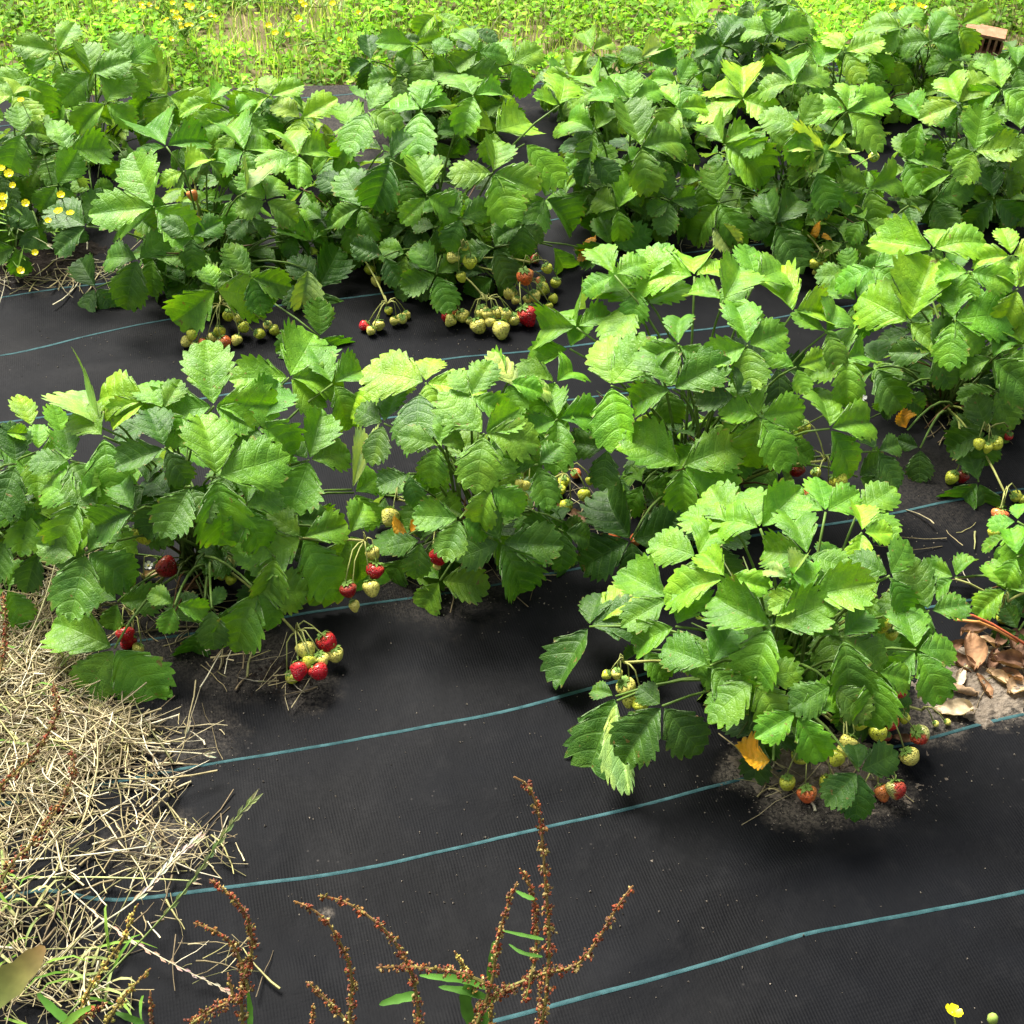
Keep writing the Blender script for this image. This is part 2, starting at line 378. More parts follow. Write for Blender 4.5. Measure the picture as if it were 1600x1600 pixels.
# ------------------------------------------------------------------ strawberry leaflets
def leaflet_mesh(seed, fold=.28, droop=.25, curl=.2, W=.47, roll=0., asym=0., twist=0., N=9, bulge=.016):
    r = random.Random(seed); sub = 4; cols = N*sub; S = 5
    V, UVs, Fs = [], [], []
    def marg(t):
        ye = .55*math.sin(math.pi/2*t)+.45*t**1.1
        xe = W*(max(0., math.sin(math.pi*min(1, t**1.08)))**.82) if t < 1 else 0.
        return xe, ye
    teeth = [1, .55, .0, .66]
    sg = {}
    def shape(x, y, s, ph, bl):
        z = 0.; wx = noise.noise(Vector((x*4, y*4, seed+9.)))*.03*min(1, abs(x)*6); wy = noise.noise(Vector((x*4, y*4, seed+19.)))*.035*y; x += wx; y += wy
        z += fold*abs(x)*(1-.35*y)*(1-.5*min(1, abs(x)/W))*1.25
        z += bulge*bl
        z -= curl*x*x*1.6
        z += roll*max(0, abs(x)/W-.45)**2*1.3*(1 if (x > 0 or asym < .5) else .2)
        z += .022*noise.noise(Vector((x*3.2+seed*3.1, y*3.2, seed)))
        z += .020*noise.noise(Vector((x*7+seed*5.1, y*7, seed)))*min(1, abs(x)/W+.2)
        yy = y; k = droop                                      # bend along the midrib
        if abs(k) > 1e-4:
            a = k*2.0*y; ry = math.sin(a)/(k*2.0); rz = -(1-math.cos(a))/(k*2.0)
            ny = ry + z*math.sin(a); nz = rz + z*math.cos(a)
        else: ny, nz = y, z
        tw = twist*y; X = x*math.cos(tw)-nz*math.sin(tw); Z = x*math.sin(tw)+nz*math.cos(tw)
        return (X, ny, Z)
    # midrib verts then both sides
    for side in (1, -1):
        rows = []
        jit = [r.uniform(.75, 1.2) for _ in range(N+1)]
        for c in range(cols+1):
            t = c/cols; xe, ye = marg(t); my = ye-.30*math.sin(math.pi*min(1, ye))
            ph = c % sub; amp = .092*smooth(.12, .30, t)*jit[c//sub]*(1-.35*smooth(.9, 1, t))
            xm, ym = marg(max(0, t-.01)); xp, yp = marg(min(1, t+.01)); tx, ty = xp-xm, yp-ym; L = math.hypot(tx, ty) or 1
            nx, nyy = ty/L, -tx/L
            if t >= .999: nx, nyy = 0, 1
            d = (teeth[ph]-.4)*amp
            ex, ey = xe+(nx*.8+tx/L*.75)*d, ye+(nyy*.8+ty/L*.75)*d
            if t >= .999: ex = 0
            row = []
            for s_ in range(S+1):
                s = s_/S; s2 = s**1.0
                x = ex*s2; y = my+(ey-my)*(s2**1.45)
                bl = math.sin(math.pi*((c % sub)/sub))*math.sin(math.pi*min(1, s*.85+.08))
                V.append(shape(side*x, y, s, ph, bl)); UVs.append((t*N, side*s)); row.append(len(V)-1)
            rows.append(row)
        for c in range(cols):
            for s_ in range(S):
                q = (rows[c][s_], rows[c][s_+1], rows[c+1][s_+1], rows[c+1][s_])
                Fs.append(q if side > 0 else q[::-1])
    # short stalk
    me = bpy.data.meshes.new('leaflet'); me.from_pydata(V, [], Fs)
    uvl = me.uv_layers.new(name='UVMap')
    idx = np.zeros(len(me.loops), dtype=np.int32); me.loops.foreach_get('vertex_index', idx)
    uvl.data.foreach_set('uv', np.array(UVs, dtype=np.float32)[idx].ravel())
    me.polygons.foreach_set('use_smooth', [True]*len(me.polygons))
    me.materials.append(M_leaf)
    import bmesh
    bm = bmesh.new(); bm.from_mesh(me); bmesh.ops.remove_doubles(bm, verts=bm.verts, dist=1e-5); bm.to_mesh(me); bm.free()
    me.update(); return me
LV = []
for i in range(20):
    LV.append(leaflet_mesh(i+1, fold=[.25, .45, .62, .85][(i*3+i//4) % 4], droop=[.12, .3, .5, .05, .38][i % 5], curl=[.2, .5, -.1][i % 3],
              W=[.37, .41, .35, .39][(i*3) % 4], twist=R.uniform(-.35, .35), roll=[0, .1, .25][i % 3], N=[7, 8, 7, 8][i % 4], bulge=[.008, .012, .017][i % 3]))
LC = [leaflet_mesh(40+i, fold=[1.5, 1.0, 1.9][i], droop=[.3, .6, .1][i], curl=-.4, W=.47, twist=[.4, -.6, .2][i], roll=[.6, .9, .5][i], asym=1) for i in range(3)]   # folded or rolled up
LD = [leaflet_mesh(60+i, fold=[.5, .9, .2, 1.3][i], droop=[.7, -.5, .9, .3][i], curl=[1.2, .6, -1.5, .2][i], W=.4, twist=[.8, -.9, .5, 1.2][i], roll=[.8, 1.4, .5, 1.0][i], asym=1, bulge=.03) for i in range(4)]  # shrivelled
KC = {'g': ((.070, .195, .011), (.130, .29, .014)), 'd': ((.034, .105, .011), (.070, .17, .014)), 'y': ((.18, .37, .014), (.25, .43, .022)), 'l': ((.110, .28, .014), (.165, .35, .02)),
      'p': ((.27, .40, .10), (.35, .47, .13)), 'f': ((.34, .45, .14), (.40, .50, .17)), 'o': ((.60, .25, .012), (.72, .35, .02)), 'b': ((.24, .11, .05), (.38, .20, .10))}
def kcol(k, b=1.):
    a, c = KC[k]; t = R.random(); s = b*R.uniform(.88, 1.12)
    return tuple((a[i]*(1-t)+c[i]*t)*s for i in range(3))+(1.,)
def orient(d, n):
    y = d.normalized(); z = (n-y*n.dot(y)).normalized(); x = y.cross(z)
    return Matrix((x, y, z)).transposed().to_quaternion()
def put_leaflet(parent, base, d, n, L, k, root_loc, variants=None, c=None):
    me = R.choice(variants or (LC if (k == 'f' or k == 'p' and R.random() < .6) else LV))
    o = mesh_obj('leaflet', me, parent, base-root_loc)
    q = orient(d, n); o.rotation_mode = 'QUATERNION'; o.rotation_quaternion = q
    s = L*R.uniform(.96, 1.04); fz = .34 if k == 'f' else 1; o.scale = (s*R.uniform(.94, 1.08)*(.85 if k == 'p' else fz), s, s*fz)
    o.color = c or kcol(k)
    return o
class Plant:
    def __init__(s, px, py, Rr, H, label, cat='strawberry plant', group='strawberry plants in rows on the black fabric'):
        s.c = at(px, py); s.c.z = gz(s.c.x, s.c.y); s.R, s.H = Rr, H
        s.root = empty('strawberry_plant', s.c); tag(s.root, label, cat, group); s.leaves = []; s.n = 0
    def surf(s, px, py, k=1.):
        """where the pixel's ray meets the plant's dome, or passes nearest to it"""
        d = ray(px, py); S = Vector((1/s.R/k, 1/s.R/k, 1/s.H/k))
        o = (CAM-s.c)*S; e = d*S; a = e.dot(e); b = o.dot(e); c = o.dot(o)-1; D = b*b-a*c
        t = (-b-math.sqrt(D))/a if D > 0 else -b/a
        p = CAM+d*t
        zmin = gz(p.x, p.y)+.025
        if p.z < zmin: t = (zmin-CH)/d.z; p = CAM+d*t
        q = (p-s.c); n = Vector((q.x/s.R**2, q.y/s.R**2, q.z/s.H**2)); 
        return p, (n.normalized() if n.length else UP)
    def petiole(s, J, col1=(.13, .22, .04), r=.0021, reach=None):
        c = s.c + Vector((R.uniform(-.03, .03), R.uniform(-.02, .02), 0)); v = J-c; out = Vector((v.x, v.y, 0))
        m = c + Vector((out.x*.35, out.y*.35, J.z*0+v.z*.72+.02)) if v.z > .1 else c + Vector((out.x*.45, out.y*.45, max(v.z, .02)+.05*min(1, out.length/.25)))
        pts = [c.lerp(m, t).lerp(m.lerp(J, t), t) for t in [i/6 for i in range(7)]]
        mb = MB(); mb.tube(pts, [r*1.25-(r*.5)*i/6 for i in range(7)], (.10, .15, .04), 5, col1)
        return mb.build('leaf', M_stem, s.root, s.c)
    def leaf(s, J, nrm, lets, k, fill=False):
        o = s.petiole(J); s.n += 1
        if k not in 'ob': tint = kcol(k, 1. if not fill else .80)  # filler leaves darker: older foliage, plus inner shade put into their colour
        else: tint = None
        for (d, n, L) in lets:
            c = tint and tuple(x*R.uniform(.92, 1.1) for x in tint[:3])+(1.,)
            put_leaflet(o, J+d*.004, d, n, L, k, s.c, LD if k in 'bo' else None, c)
        return o
    def spec(s, x, y, lets, k='g', kk=1.):
        J, dn = s.surf(x, y, kk); tc = (CAM-J).normalized()
        n = (dn*.45+UP*.35+tc*.62).normalized(); out = []
        dp = depth(J)
        for (a, ln) in lets:
            nl = (n+Vector((R.uniform(-.18, .18), R.uniform(-.18, .18), R.uniform(-.1, .1)))).normalized()
            a = rad(a); v = RIGHT*math.cos(a)+UPC*math.sin(a); v = v-tc*v.dot(tc); v.normalize()
            k_ = max(tc.dot(nl), .45); d = (v - tc*(v.dot(nl)/k_)).normalized()
            pr = (d-tc*d.dot(tc)).length; L = ln/F*dp/max(pr, .62)
            out.append((d, nl, min(L, .112)*1.02))
        return s.leaf(J, n, out, k)
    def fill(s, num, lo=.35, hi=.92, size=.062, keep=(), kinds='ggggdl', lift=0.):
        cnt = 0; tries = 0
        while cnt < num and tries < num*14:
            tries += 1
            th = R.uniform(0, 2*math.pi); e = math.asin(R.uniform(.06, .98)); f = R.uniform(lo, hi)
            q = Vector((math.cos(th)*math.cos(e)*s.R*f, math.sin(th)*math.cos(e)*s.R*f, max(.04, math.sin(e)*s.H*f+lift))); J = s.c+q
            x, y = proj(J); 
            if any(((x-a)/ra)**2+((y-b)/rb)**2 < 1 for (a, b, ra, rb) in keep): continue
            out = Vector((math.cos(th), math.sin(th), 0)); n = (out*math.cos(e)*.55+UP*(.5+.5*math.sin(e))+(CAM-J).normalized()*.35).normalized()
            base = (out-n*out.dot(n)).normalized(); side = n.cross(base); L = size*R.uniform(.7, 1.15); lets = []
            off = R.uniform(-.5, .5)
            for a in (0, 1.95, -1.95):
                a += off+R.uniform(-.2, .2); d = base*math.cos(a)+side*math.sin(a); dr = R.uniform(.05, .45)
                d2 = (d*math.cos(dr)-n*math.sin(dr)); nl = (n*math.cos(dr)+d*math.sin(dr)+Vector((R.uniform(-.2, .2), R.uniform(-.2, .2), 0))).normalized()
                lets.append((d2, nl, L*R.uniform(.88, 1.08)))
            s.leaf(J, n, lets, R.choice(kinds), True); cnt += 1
    def stems(s, num, spread=.12):
        """bare leaf stalks and old stalks seen low in the plant"""
        mb = MB()
        for _ in range(num):
            th = R.uniform(0, 2*math.pi); rr = R.uniform(.3, 1)*s.R*.8; z = R.uniform(.02, .75)*s.H*.7
            J = s.c+Vector((math.cos(th)*rr, math.sin(th)*rr, z)); c = s.c+Vector((R.uniform(-.03, .03), R.uniform(-.02, .02), 0))
            m = c.lerp(J, .4)+UP*.05; pts = [c.lerp(m, t).lerp(m.lerp(J, t), t) for t in (0, .25, .5, .75, 1)]
            cc = R.choice([(.06, .10, .02), (.08, .11, .025), (.10, .05, .02), (.05, .09, .015)])
            mb.tube(pts, [.0019, .0018, .0016, .0014, .0010], cc, 4)
        return mb.build('stalk_tuft', M_stem, s.root, s.c)

# ------------------------------------------------------------------ berries and flowers
def berry_mesh(seed, long=1.12, lump=.1):
    r = random.Random(seed); mb = MB(); nu, nv = 16, 11; vs, fs = [], []
    for j in range(nv+1):
        a = math.pi*j/nv; 
        for i in range(nu):
            b = 2*math.pi*i/nu; ca = math.cos(a)
            rr = math.sin(a)*(1.0-.22*max(0, -ca)**1.3 + .05*max(0, ca)); z = ca*(.78 if ca > 0 else long) 
            if ca > .75: z -= (ca-.75)*.5
            p = Vector((math.cos(b)*rr, math.sin(b)*rr, z)); p *= 1+lump*noise.noise(p*1.3+Vector((seed*7, 0, 0)))
            vs.append(p)
    for j in range(nv):
        for i in range(nu): fs.append((j*nu+i, (j+1)*nu+i, (j+1)*nu+(i+1) % nu, j*nu+(i+1) % nu))
    mb.add(vs, fs, (1, 1, 1), 0)
    n = 9
    for i in range(n):
        a = 2*math.pi*(i+r.uniform(-.25, .25))/n; o = Vector((math.cos(a), math.sin(a), 0)); s = Vector((-o.y, o.x, 0)); L = r.uniform(.6, .85); up = r.uniform(-.1, .45)
        q = [Vector((0, 0, .72)), o*.35*L+UP*.76, o*.75*L+UP*(.70+up*.4), o*1.05*L+UP*(.45+up)]; wd = [.10, .20, .16, .0]
        v2, f2 = [], []
        for k in range(4): v2 += [q[k]-s*wd[k]+UP*.03, q[k], q[k]+s*wd[k]+UP*.03]
        for k in range(3): f2 += [(k*3, k*3+1, k*3+4, k*3+3), (k*3+1, k*3+2, k*3+5, k*3+4)]
        mb.add(v2, f2, (.16, .28, .05), 1)
    mb.tube([(0, 0, .65), (.02, 0, .95), (.1, .03, 1.25)], [.10, .08, .07], (.22, .30, .07), 5); mb.m[-12:] = [1]*12
    o = mb.build('strawberry', [M_berry, M_bits]); me = o.data; bpy.data.objects.remove(o); return me
BM = [berry_mesh(i, [1.15, 1.3, 1.05, 1.2][i], [.10, .16, .2, .1][i]) for i in range(4)]
BC = {'r': (.62, .010, .022, 1), 'R': (.34, .008, .014, 1), 'w': (.88, .80, .17, 1), 'y': (.66, .70, .06, 1), 'h': (.58, .045, .03, 0), 'o': (.78, .15, .035, .8)}
def cluster(pl, hub, berries, stalk=True):
    mb = MB(); H_ = at(*hub); c = pl.c+Vector((R.uniform(-.02, .02), R.uniform(-.02, .02), .01))
    m = c.lerp(H_, .5)+UP*(.02+.06*(H_-c).length)
    pts = [c.lerp(m, t/6).lerp(m.lerp(H_, t/6), t/6) for t in range(7)]
    if stalk: mb.tube(pts, [.0019]*7, (.22, .28, .06), 5, (.34, .34, .10))
    items = []
    for bq in berries:
        x, y, r, k = bq[:4]; z = bq[4] if len(bq) > 4 else None
        p0 = at(x, y, 0); g = gz(p0.x, p0.y); rw = r/F*depth(at(x, y, .03))*1.14
        p = at(x, y, g+rw*.95+.002 if z is None else z)
        low = z is None
        tilt = Vector((R.uniform(-.9, .9), R.uniform(-.5, .9), 1.1 if not low else R.uniform(.3, .9))).normalized()
        tilt = (tilt + (H_-p).normalized()*.7).normalized()
        items.append((p, rw, k, tilt))
        e = p+tilt*rw*1.15; mid = e.lerp(H_, .45)+UP*.012+tilt*.008
        mb.tube([H_, H_.lerp(mid, .5)+UP*.004, mid, mid.lerp(e, .6)+UP*.002, e], [.0013, .0011, .0010, .0009, .0011], (.36, .36, .11), 4, (.30, .34, .10))
    tr = mb.build('fruit_truss', M_stem, pl.root, pl.c)
    for (p, rw, k, tilt) in items:
        o = mesh_obj('strawberry', R.choice(BM), tr, p-pl.c); o.rotation_mode = 'QUATERNION'
        q = tilt.to_track_quat('Z', 'Y') @ Matrix.Rotation(R.uniform(0, 6.28), 3, 'Z').to_quaternion()
        o.rotation_quaternion = q; o.scale = (rw*.97, rw*.97, rw*R.uniform(.92, 1.05)); b = BC[k]; j = R.uniform(.88, 1.1); o.color = (b[0]*j, b[1]*j, b[2]*j, b[3])
        if k in 'rR': tag(o, 'ripe red strawberry')
        elif k in 'ho': tag(o, 'half ripe strawberry')
        else: tag(o, 'unripe pale strawberry')
def flower_mesh(name, pet, cen, n=5, cup=.35, w=.42):
    mb = MB()
    for i in range(n):
        a = 2*math.pi*i/n; o = Vector((math.cos(a), math.sin(a), 0)); s = Vector((-o.y, o.x, 0)); vs = [Vector((0, 0, 0))]
        for (t, ww, z) in ((.45, .7, .25), (.85, 1., .75), (1.0, .75, 1.)):
            vs += [o*t-s*w*ww+UP*cup*(z+.15), o*t*1.05+UP*cup*z, o*t+s*w*ww+UP*cup*(z+.15)]
        mb.add(vs, [(0, 1, 2), (0, 2, 3), (1, 4, 5, 2), (2, 5, 6, 3), (4, 7, 8, 5), (5, 8, 9, 6)], pet)
    vs, fs = [], []
    for j, (rr, z) in enumerate(((.32, .02), (.28, .16), (.12, .24))):
        for i in range(7): vs.append((math.cos(i*.8976)*rr, math.sin(i*.8976)*rr, z))
    for j in range(2):
        for i in range(7): fs.append((j*7+i, j*7+(i+1) % 7, (j+1)*7+(i+1) % 7, (j+1)*7+i))
    fs.append(tuple(range(14, 21))); mb.add(vs, fs, cen)
    o = mb.build(name, M_petal); me = o.data; bpy.data.objects.remove(o); return me
FL_W = flower_mesh('flower', (.82, .82, .78), (.55, .50, .05)); FL_Y = flower_mesh('flower', (.95, .84, .01), (.82, .66, .01), cup=.45, w=.5)
def put_flower(parent, me, p, r, loc, tilt=None, label=None):
    o = mesh_obj('flower', me, parent, p-loc); t = tilt or Vector((R.uniform(-.5, .5), R.uniform(-.8, .2), 1)).normalized()
    o.rotation_mode = 'QUATERNION'; o.rotation_quaternion = t.to_track_quat('Z', 'Y'); o.scale = (r, r, r)
    if label: tag(o, label)
    return o
def white_flower(pl, x, y, r, z=None):
    p = pl.surf(x, y, .97)[0] if z is None else at(x, y, z); mb = MB(); m = pl.c.lerp(p, .5)+UP*.03
    mb.tube([pl.c.lerp(m, t/5).lerp(m.lerp(p, t/5), t/5) for t in range(6)], .0011, (.25, .33, .08), 4)
    st = mb.build('flower_stalk', M_stem, pl.root, pl.c); put_flower(st, FL_W, p, r/F*depth(p), pl.c, (CAM-p).normalized()*.7+UP*.6)

# ------------------------------------------------------------------ the strawberry plants: (x, y of the point where the leaflets meet, [(direction, length)], kind)
KF = [(480, 1030, 70, 60), (260, 885, 45, 30), (223, 830, 28, 26), (1340, 1160, 150, 85), (1230, 1210, 100, 60), (1450, 790, 70, 110), (1540, 690, 45, 22), (1418, 670, 35, 25),
      (580, 890, 35, 50), (1275, 765, 50, 25), (790, 480, 110, 45), (720, 405, 45, 30), (600, 500, 45, 22), (965, 1070, 35, 30), (820, 430, 30, 22), (1385, 975, 28, 30),
      (300, 870, 70, 50), (1480, 620, 60, 60), (930, 700, 60, 45), (870, 750, 60, 40), (350, 900, 30, 18), (685, 865, 22, 22), (50, 400, 70, 60), (650, 820, 22, 22), (610, 805, 18, 18), (350, 515, 80, 25), (1532, 62, 48, 30), (45, 318, 62, 45), (258, 884, 30, 30)]
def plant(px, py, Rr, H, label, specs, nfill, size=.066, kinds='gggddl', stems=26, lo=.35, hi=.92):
    p = Plant(px, py, Rr*(1.22 if py < 300 else 1.), H, label)
    for s in specs: p.spec(*s)
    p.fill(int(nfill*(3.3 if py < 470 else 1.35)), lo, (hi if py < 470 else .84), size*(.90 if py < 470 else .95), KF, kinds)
    p.stems(stems)
    return p

P1 = plant(1215, 1090, .235, .275, 'big strawberry plant nearest the camera, sandy soil and greenish berries spilling round its foot', [
    (1205, 979, [(153, 105), (22, 95), (248, 98)], 'g'), (1262, 932, [(12, 98), (95, 62), (195, 55)], 'l'), (1235, 905, [(150, 45), (60, 40)], 'p'),
    (1262, 868, [(108, 88), (172, 75), (250, 50), (345, 60)], 'g'), (1188, 826, [(45, 85), (105, 78), (160, 78)], 'l'), (1135, 903, [(192, 105), (130, 55), (350, 60)], 'l'),
    (1347, 832, [(92, 50), (0, 42), (262, 50)], 'y'), (1431, 1016, [(100, 85), (5, 66), (300, 85), (225, 60)], 'g'), (1316, 996, [(283, 100), (45, 60), (150, 55), (330, 85)], 'g'),
    (1452, 955, [(115, 80), (165, 70), (10, 55), (250, 60)], 'g'), (1110, 1040, [(155, 82), (60, 80), (312, 88)], 'g'), (921, 979, [(240, 102), (80, 62), (15, 95)], 'd'),
    (1035, 1103, [(230, 105), (310, 90), (140, 45)], 'd'), (962, 1088, [(250, 125), (160, 40)], 'd'), (964, 1095, [(277, 142)], 'f'),
    (1245, 1112, [(28, 80), (212, 70), (298, 82)], 'l'), (1342, 1205, [(270, 76), (225, 66), (25, 62), (95, 45)], 'd'), (1145, 822, [(165, 80), (120, 70), (40, 60)], 'l'),
    (935, 975, [(50, 105)], 'y'), (1056, 979, [(200, 80), (300, 80), (60, 80)], 'g'), (1340, 800, [(35, 70), (330, 70), (120, 50)], 'g'), (1045, 935, [(150, 85), (210, 80), (20, 60)], 'g'),
    (1390, 900, [(60, 60), (150, 65), (300, 60)], 'g'), (1180, 1060, [(220, 90), (300, 90), (10, 70)], 'g'), (1090, 870, [(160, 80), (60, 70), (250, 50)], 'l'), (1300, 1070, [(320, 70), (210, 70)], 'd'),
    (1370, 1050, [(270, 80), (200, 70), (350, 60)], 'g'), (1290, 800, [(100, 60), (30, 55), (160, 50)], 'l')], 24)
P3 = plant(314, 880, .245, .315, 'broad strawberry plant beside the straw, tight bunch of red and pale berries lying before it', [
    (339, 746, [(100, 105), (18, 110), (278, 105)], 'g'), (334, 635, [(97, 100), (187, 105), (3, 105), (330, 65)], 'l'), (483, 719, [(135, 88), (75, 78), (15, 75), (250, 80)], 'g'),
    (472, 840, [(205, 88), (140, 62), (18, 78), (300, 108)], 'g'), (402, 923, [(247, 98), (0, 80), (300, 62)], 'g'), (179, 1013, [(155, 118), (310, 112), (235, 90)], 'g'),
    (135, 864, [(50, 62), (330, 88), (255, 98), (170, 72)], 'd'), (125, 783, [(150, 72), (242, 88), (60, 45)], 'g'), (162, 682, [(277, 98), (135, 72)], 'g'), (158, 668, [(120, 75)], 'p'),
    (175, 655, [(45, 80)], 'y'), (230, 628, [(165, 92), (205, 62), (20, 50)], 'y'), (297, 760, [(240, 80), (300, 60)], 'd'), (381, 793, [(300, 75), (20, 62), (250, 50)], 'g'),
    (273, 945, [(150, 42), (350, 48), (250, 42)], 'g'), (331, 950, [(60, 32), (270, 62)], 'd'), (452, 590, [(60, 88), (178, 82), (355, 88), (315, 72)], 'g'),
    (550, 765, [(75, 98)], 'f'), (553, 770, [(35, 60), (300, 60)], 'g'), (545, 835, [(250, 110), (300, 75), (60, 60)], 'g'), (565, 860, [(282, 88)], 'g'),
    (258, 700, [(200, 75), (110, 70), (300, 60)], 'd'), (400, 660, [(60, 70), (330, 80), (250, 60)], 'g'), (210, 800, [(120, 60), (200, 70)], 'd'), (110, 720, [(100, 60), (180, 60), (300, 70)], 'g'),
    (255, 640, [(120, 60), (60, 50), (300, 60)], 'l'), (520, 600, [(30, 60), (120, 60), (300, 70)], 'g'), (430, 870, [(170, 60), (260, 70)], 'g')], 20)
P4 = plant(-10, 850, .2, .27, 'strawberry plant cut off by the picture edge, its leaves reaching over the straw', [
    (5, 677, [(0, 32), (180, 50)], 'y'), (25, 725, [(95, 62), (250, 82)], 'd'), (60, 705, [(90, 45), (270, 65), (10, 50)], 'g'), (50, 668, [(110, 52)], 'y'), (98, 690, [(100, 60), (250, 50)], 'l'),
    (44, 800, [(180, 60), (20, 62), (260, 62)], 'g'), (10, 920, [(300, 60), (200, 40), (60, 50)], 'g'), (12, 985, [(350, 55), (270, 40)], 'g'), (10, 840, [(250, 70), (30, 60)], 'd'), (60, 860, [(250, 60), (350, 60)], 'd')], 16)
P5 = plant(745, 850, .195, .30, 'middling strawberry plant in the gap between two larger ones, one red berry at its foot', [
    (685, 695, [(165, 62), (255, 64), (20, 42), (75, 48)], 'g'), (756, 678, [(135, 92), (262, 82), (35, 62), (355, 82)], 'l'), (766, 759, [(250, 68), (325, 62), (65, 62)], 'l'),
    (719, 810, [(175, 72), (250, 64), (330, 50)], 'g'), (783, 847, [(118, 48), (357, 88), (300, 92), (200, 70)], 'd'), (658, 844, [(190, 48), (260, 62), (60, 40)], 'd'),
    (840, 726, [(285, 68), (170, 52), (40, 42)], 'g'), (665, 598, [(165, 95), (80, 50), (352, 88), (290, 48)], 'y'), (655, 615, [(265, 75)], 'd'), (605, 610, [(205, 72), (20, 45)], 'y'),
    (793, 598, [(130, 68), (350, 52), (290, 50)], 'l'), (812, 610, [(125, 72), (10, 58)], 'p'), (868, 598, [(160, 62), (40, 68), (250, 78)], 'g'), (871, 655, [(100, 58), (200, 50), (270, 68), (10, 82)], 'g'),
    (600, 662, [(150, 52), (250, 62), (70, 58)], 'd'), (735, 620, [(60, 60), (120, 50), (340, 60)], 'l'), (640, 740, [(200, 50), (280, 50)], 'd'), (880, 830, [(270, 60), (180, 60), (350, 50)], 'd')], 16)
P6 = plant(1085, 780, .225, .36, 'tallest strawberry plant, standing behind the one with sandy soil at its foot', [
    (955, 603, [(100, 92), (50, 98), (280, 95)], 'l'), (1051, 608, [(28, 92), (112, 96), (195, 72)], 'g'), (1168, 540, [(275, 66), (200, 62), (100, 78), (20, 62)], 'g'),
    (1244, 574, [(20, 48), (155, 50), (290, 40)], 'l'), (1296, 670, [(95, 88), (15, 82), (305, 88)], 'l'), (1188, 651, [(115, 74), (165, 62), (257, 84), (305, 88), (10, 66)], 'g'),
    (1067, 729, [(150, 102), (25, 98), (335, 92), (268, 68)], 'g'), (986, 844, [(125, 98), (205, 88), (15, 98), (277, 66)], 'd'), (1000, 452, [(165, 74), (60, 78), (250, 50)], 'l'),
    (992, 476, [(140, 68), (230, 64), (20, 88)], 'l'), (1085, 432, [(175, 105), (25, 70), (90, 55)], 'y'), (901, 512, [(180, 74), (110, 60), (30, 60)], 'g'), (890, 545, [(200, 70), (60, 50)], 'g'),
    (1240, 488, [(120, 88), (5, 62)], 'y'), (1320, 560, [(100, 62), (200, 55), (280, 62), (20, 50)], 'g'), (1370, 705, [(300, 62), (120, 55), (20, 40)], 'd'), (1340, 745, [(330, 72), (30, 52)], 'd'),
    (1130, 470, [(60, 70), (150, 60), (320, 70)], 'l'), (1180, 440, [(100, 60), (30, 70), (200, 50)], 'l'), (1060, 540, [(200, 70), (330, 60), (90, 60)], 'g'), (1290, 520, [(60, 60), (150, 55), (300, 55)], 'g'),
    (950, 700, [(260, 60), (170, 60)], 'd'), (1150, 620, [(60, 60), (180, 60)], 'd'), (1110, 850, [(20, 60), (300, 70), (130, 60)], 'd'), (960, 430, [(120, 60), (200, 55), (30, 60)], 'l')], 22)
P7 = plant(1480, 640, .20, .34, 'strawberry plant with glossy yellow-green top leaves and one orange dead leaf drooping low', [
    (1421, 503, [(72, 108), (150, 102), (320, 64)], 'y'), (1489, 500, [(88, 78), (8, 95), (264, 68), (315, 62)], 'l'), (1590, 452, [(120, 74), (60, 60), (250, 60)], 'y'),
    (1458, 390, [(170, 92), (20, 78), (75, 45)], 'y'), (1515, 425, [(350, 66), (180, 52), (270, 40)], 'l'), (1364, 418, [(200, 64), (30, 74), (330, 54)], 'l'), (1550, 560, [(320, 92), (60, 56), (200, 52)], 'g'),
    (1529, 753, [(225, 68), (290, 68), (110, 64)], 'd'), (1543, 675, [(110, 58), (200, 68), (270, 52)], 'd'), (1438, 700, [(268, 52), (160, 35)], 'd'), (1370, 575, [(200, 62), (300, 64), (90, 50)], 'd'),
    (1458, 550, [(60, 54), (300, 60), (180, 62)], 'd'), (1418, 672, [(120, 32)], 'o'), (1600, 540, [(260, 60), (120, 70)], 'g'), (1340, 470, [(150, 60), (60, 60), (270, 50)], 'g'), (1580, 400, [(100, 50), (20, 60), (180, 60)], 'y')], 22)
P2 = plant(1625, 930, .12, .15, 'small strawberry plant beside the brown leaf litter, red runner arching from it', [
    (1590, 815, [(180, 42), (270, 72), (90, 30)], 'l'), (1573, 921, [(120, 50), (215, 58), (20, 45)], 'g'), (1492, 903, [(155, 50), (60, 42), (215, 55)], 'g'), (1590, 870, [(240, 50), (100, 50)], 'l'), (1592, 985, [(200, 40), (120, 40), (290, 30)], 'd')], 8, .045)
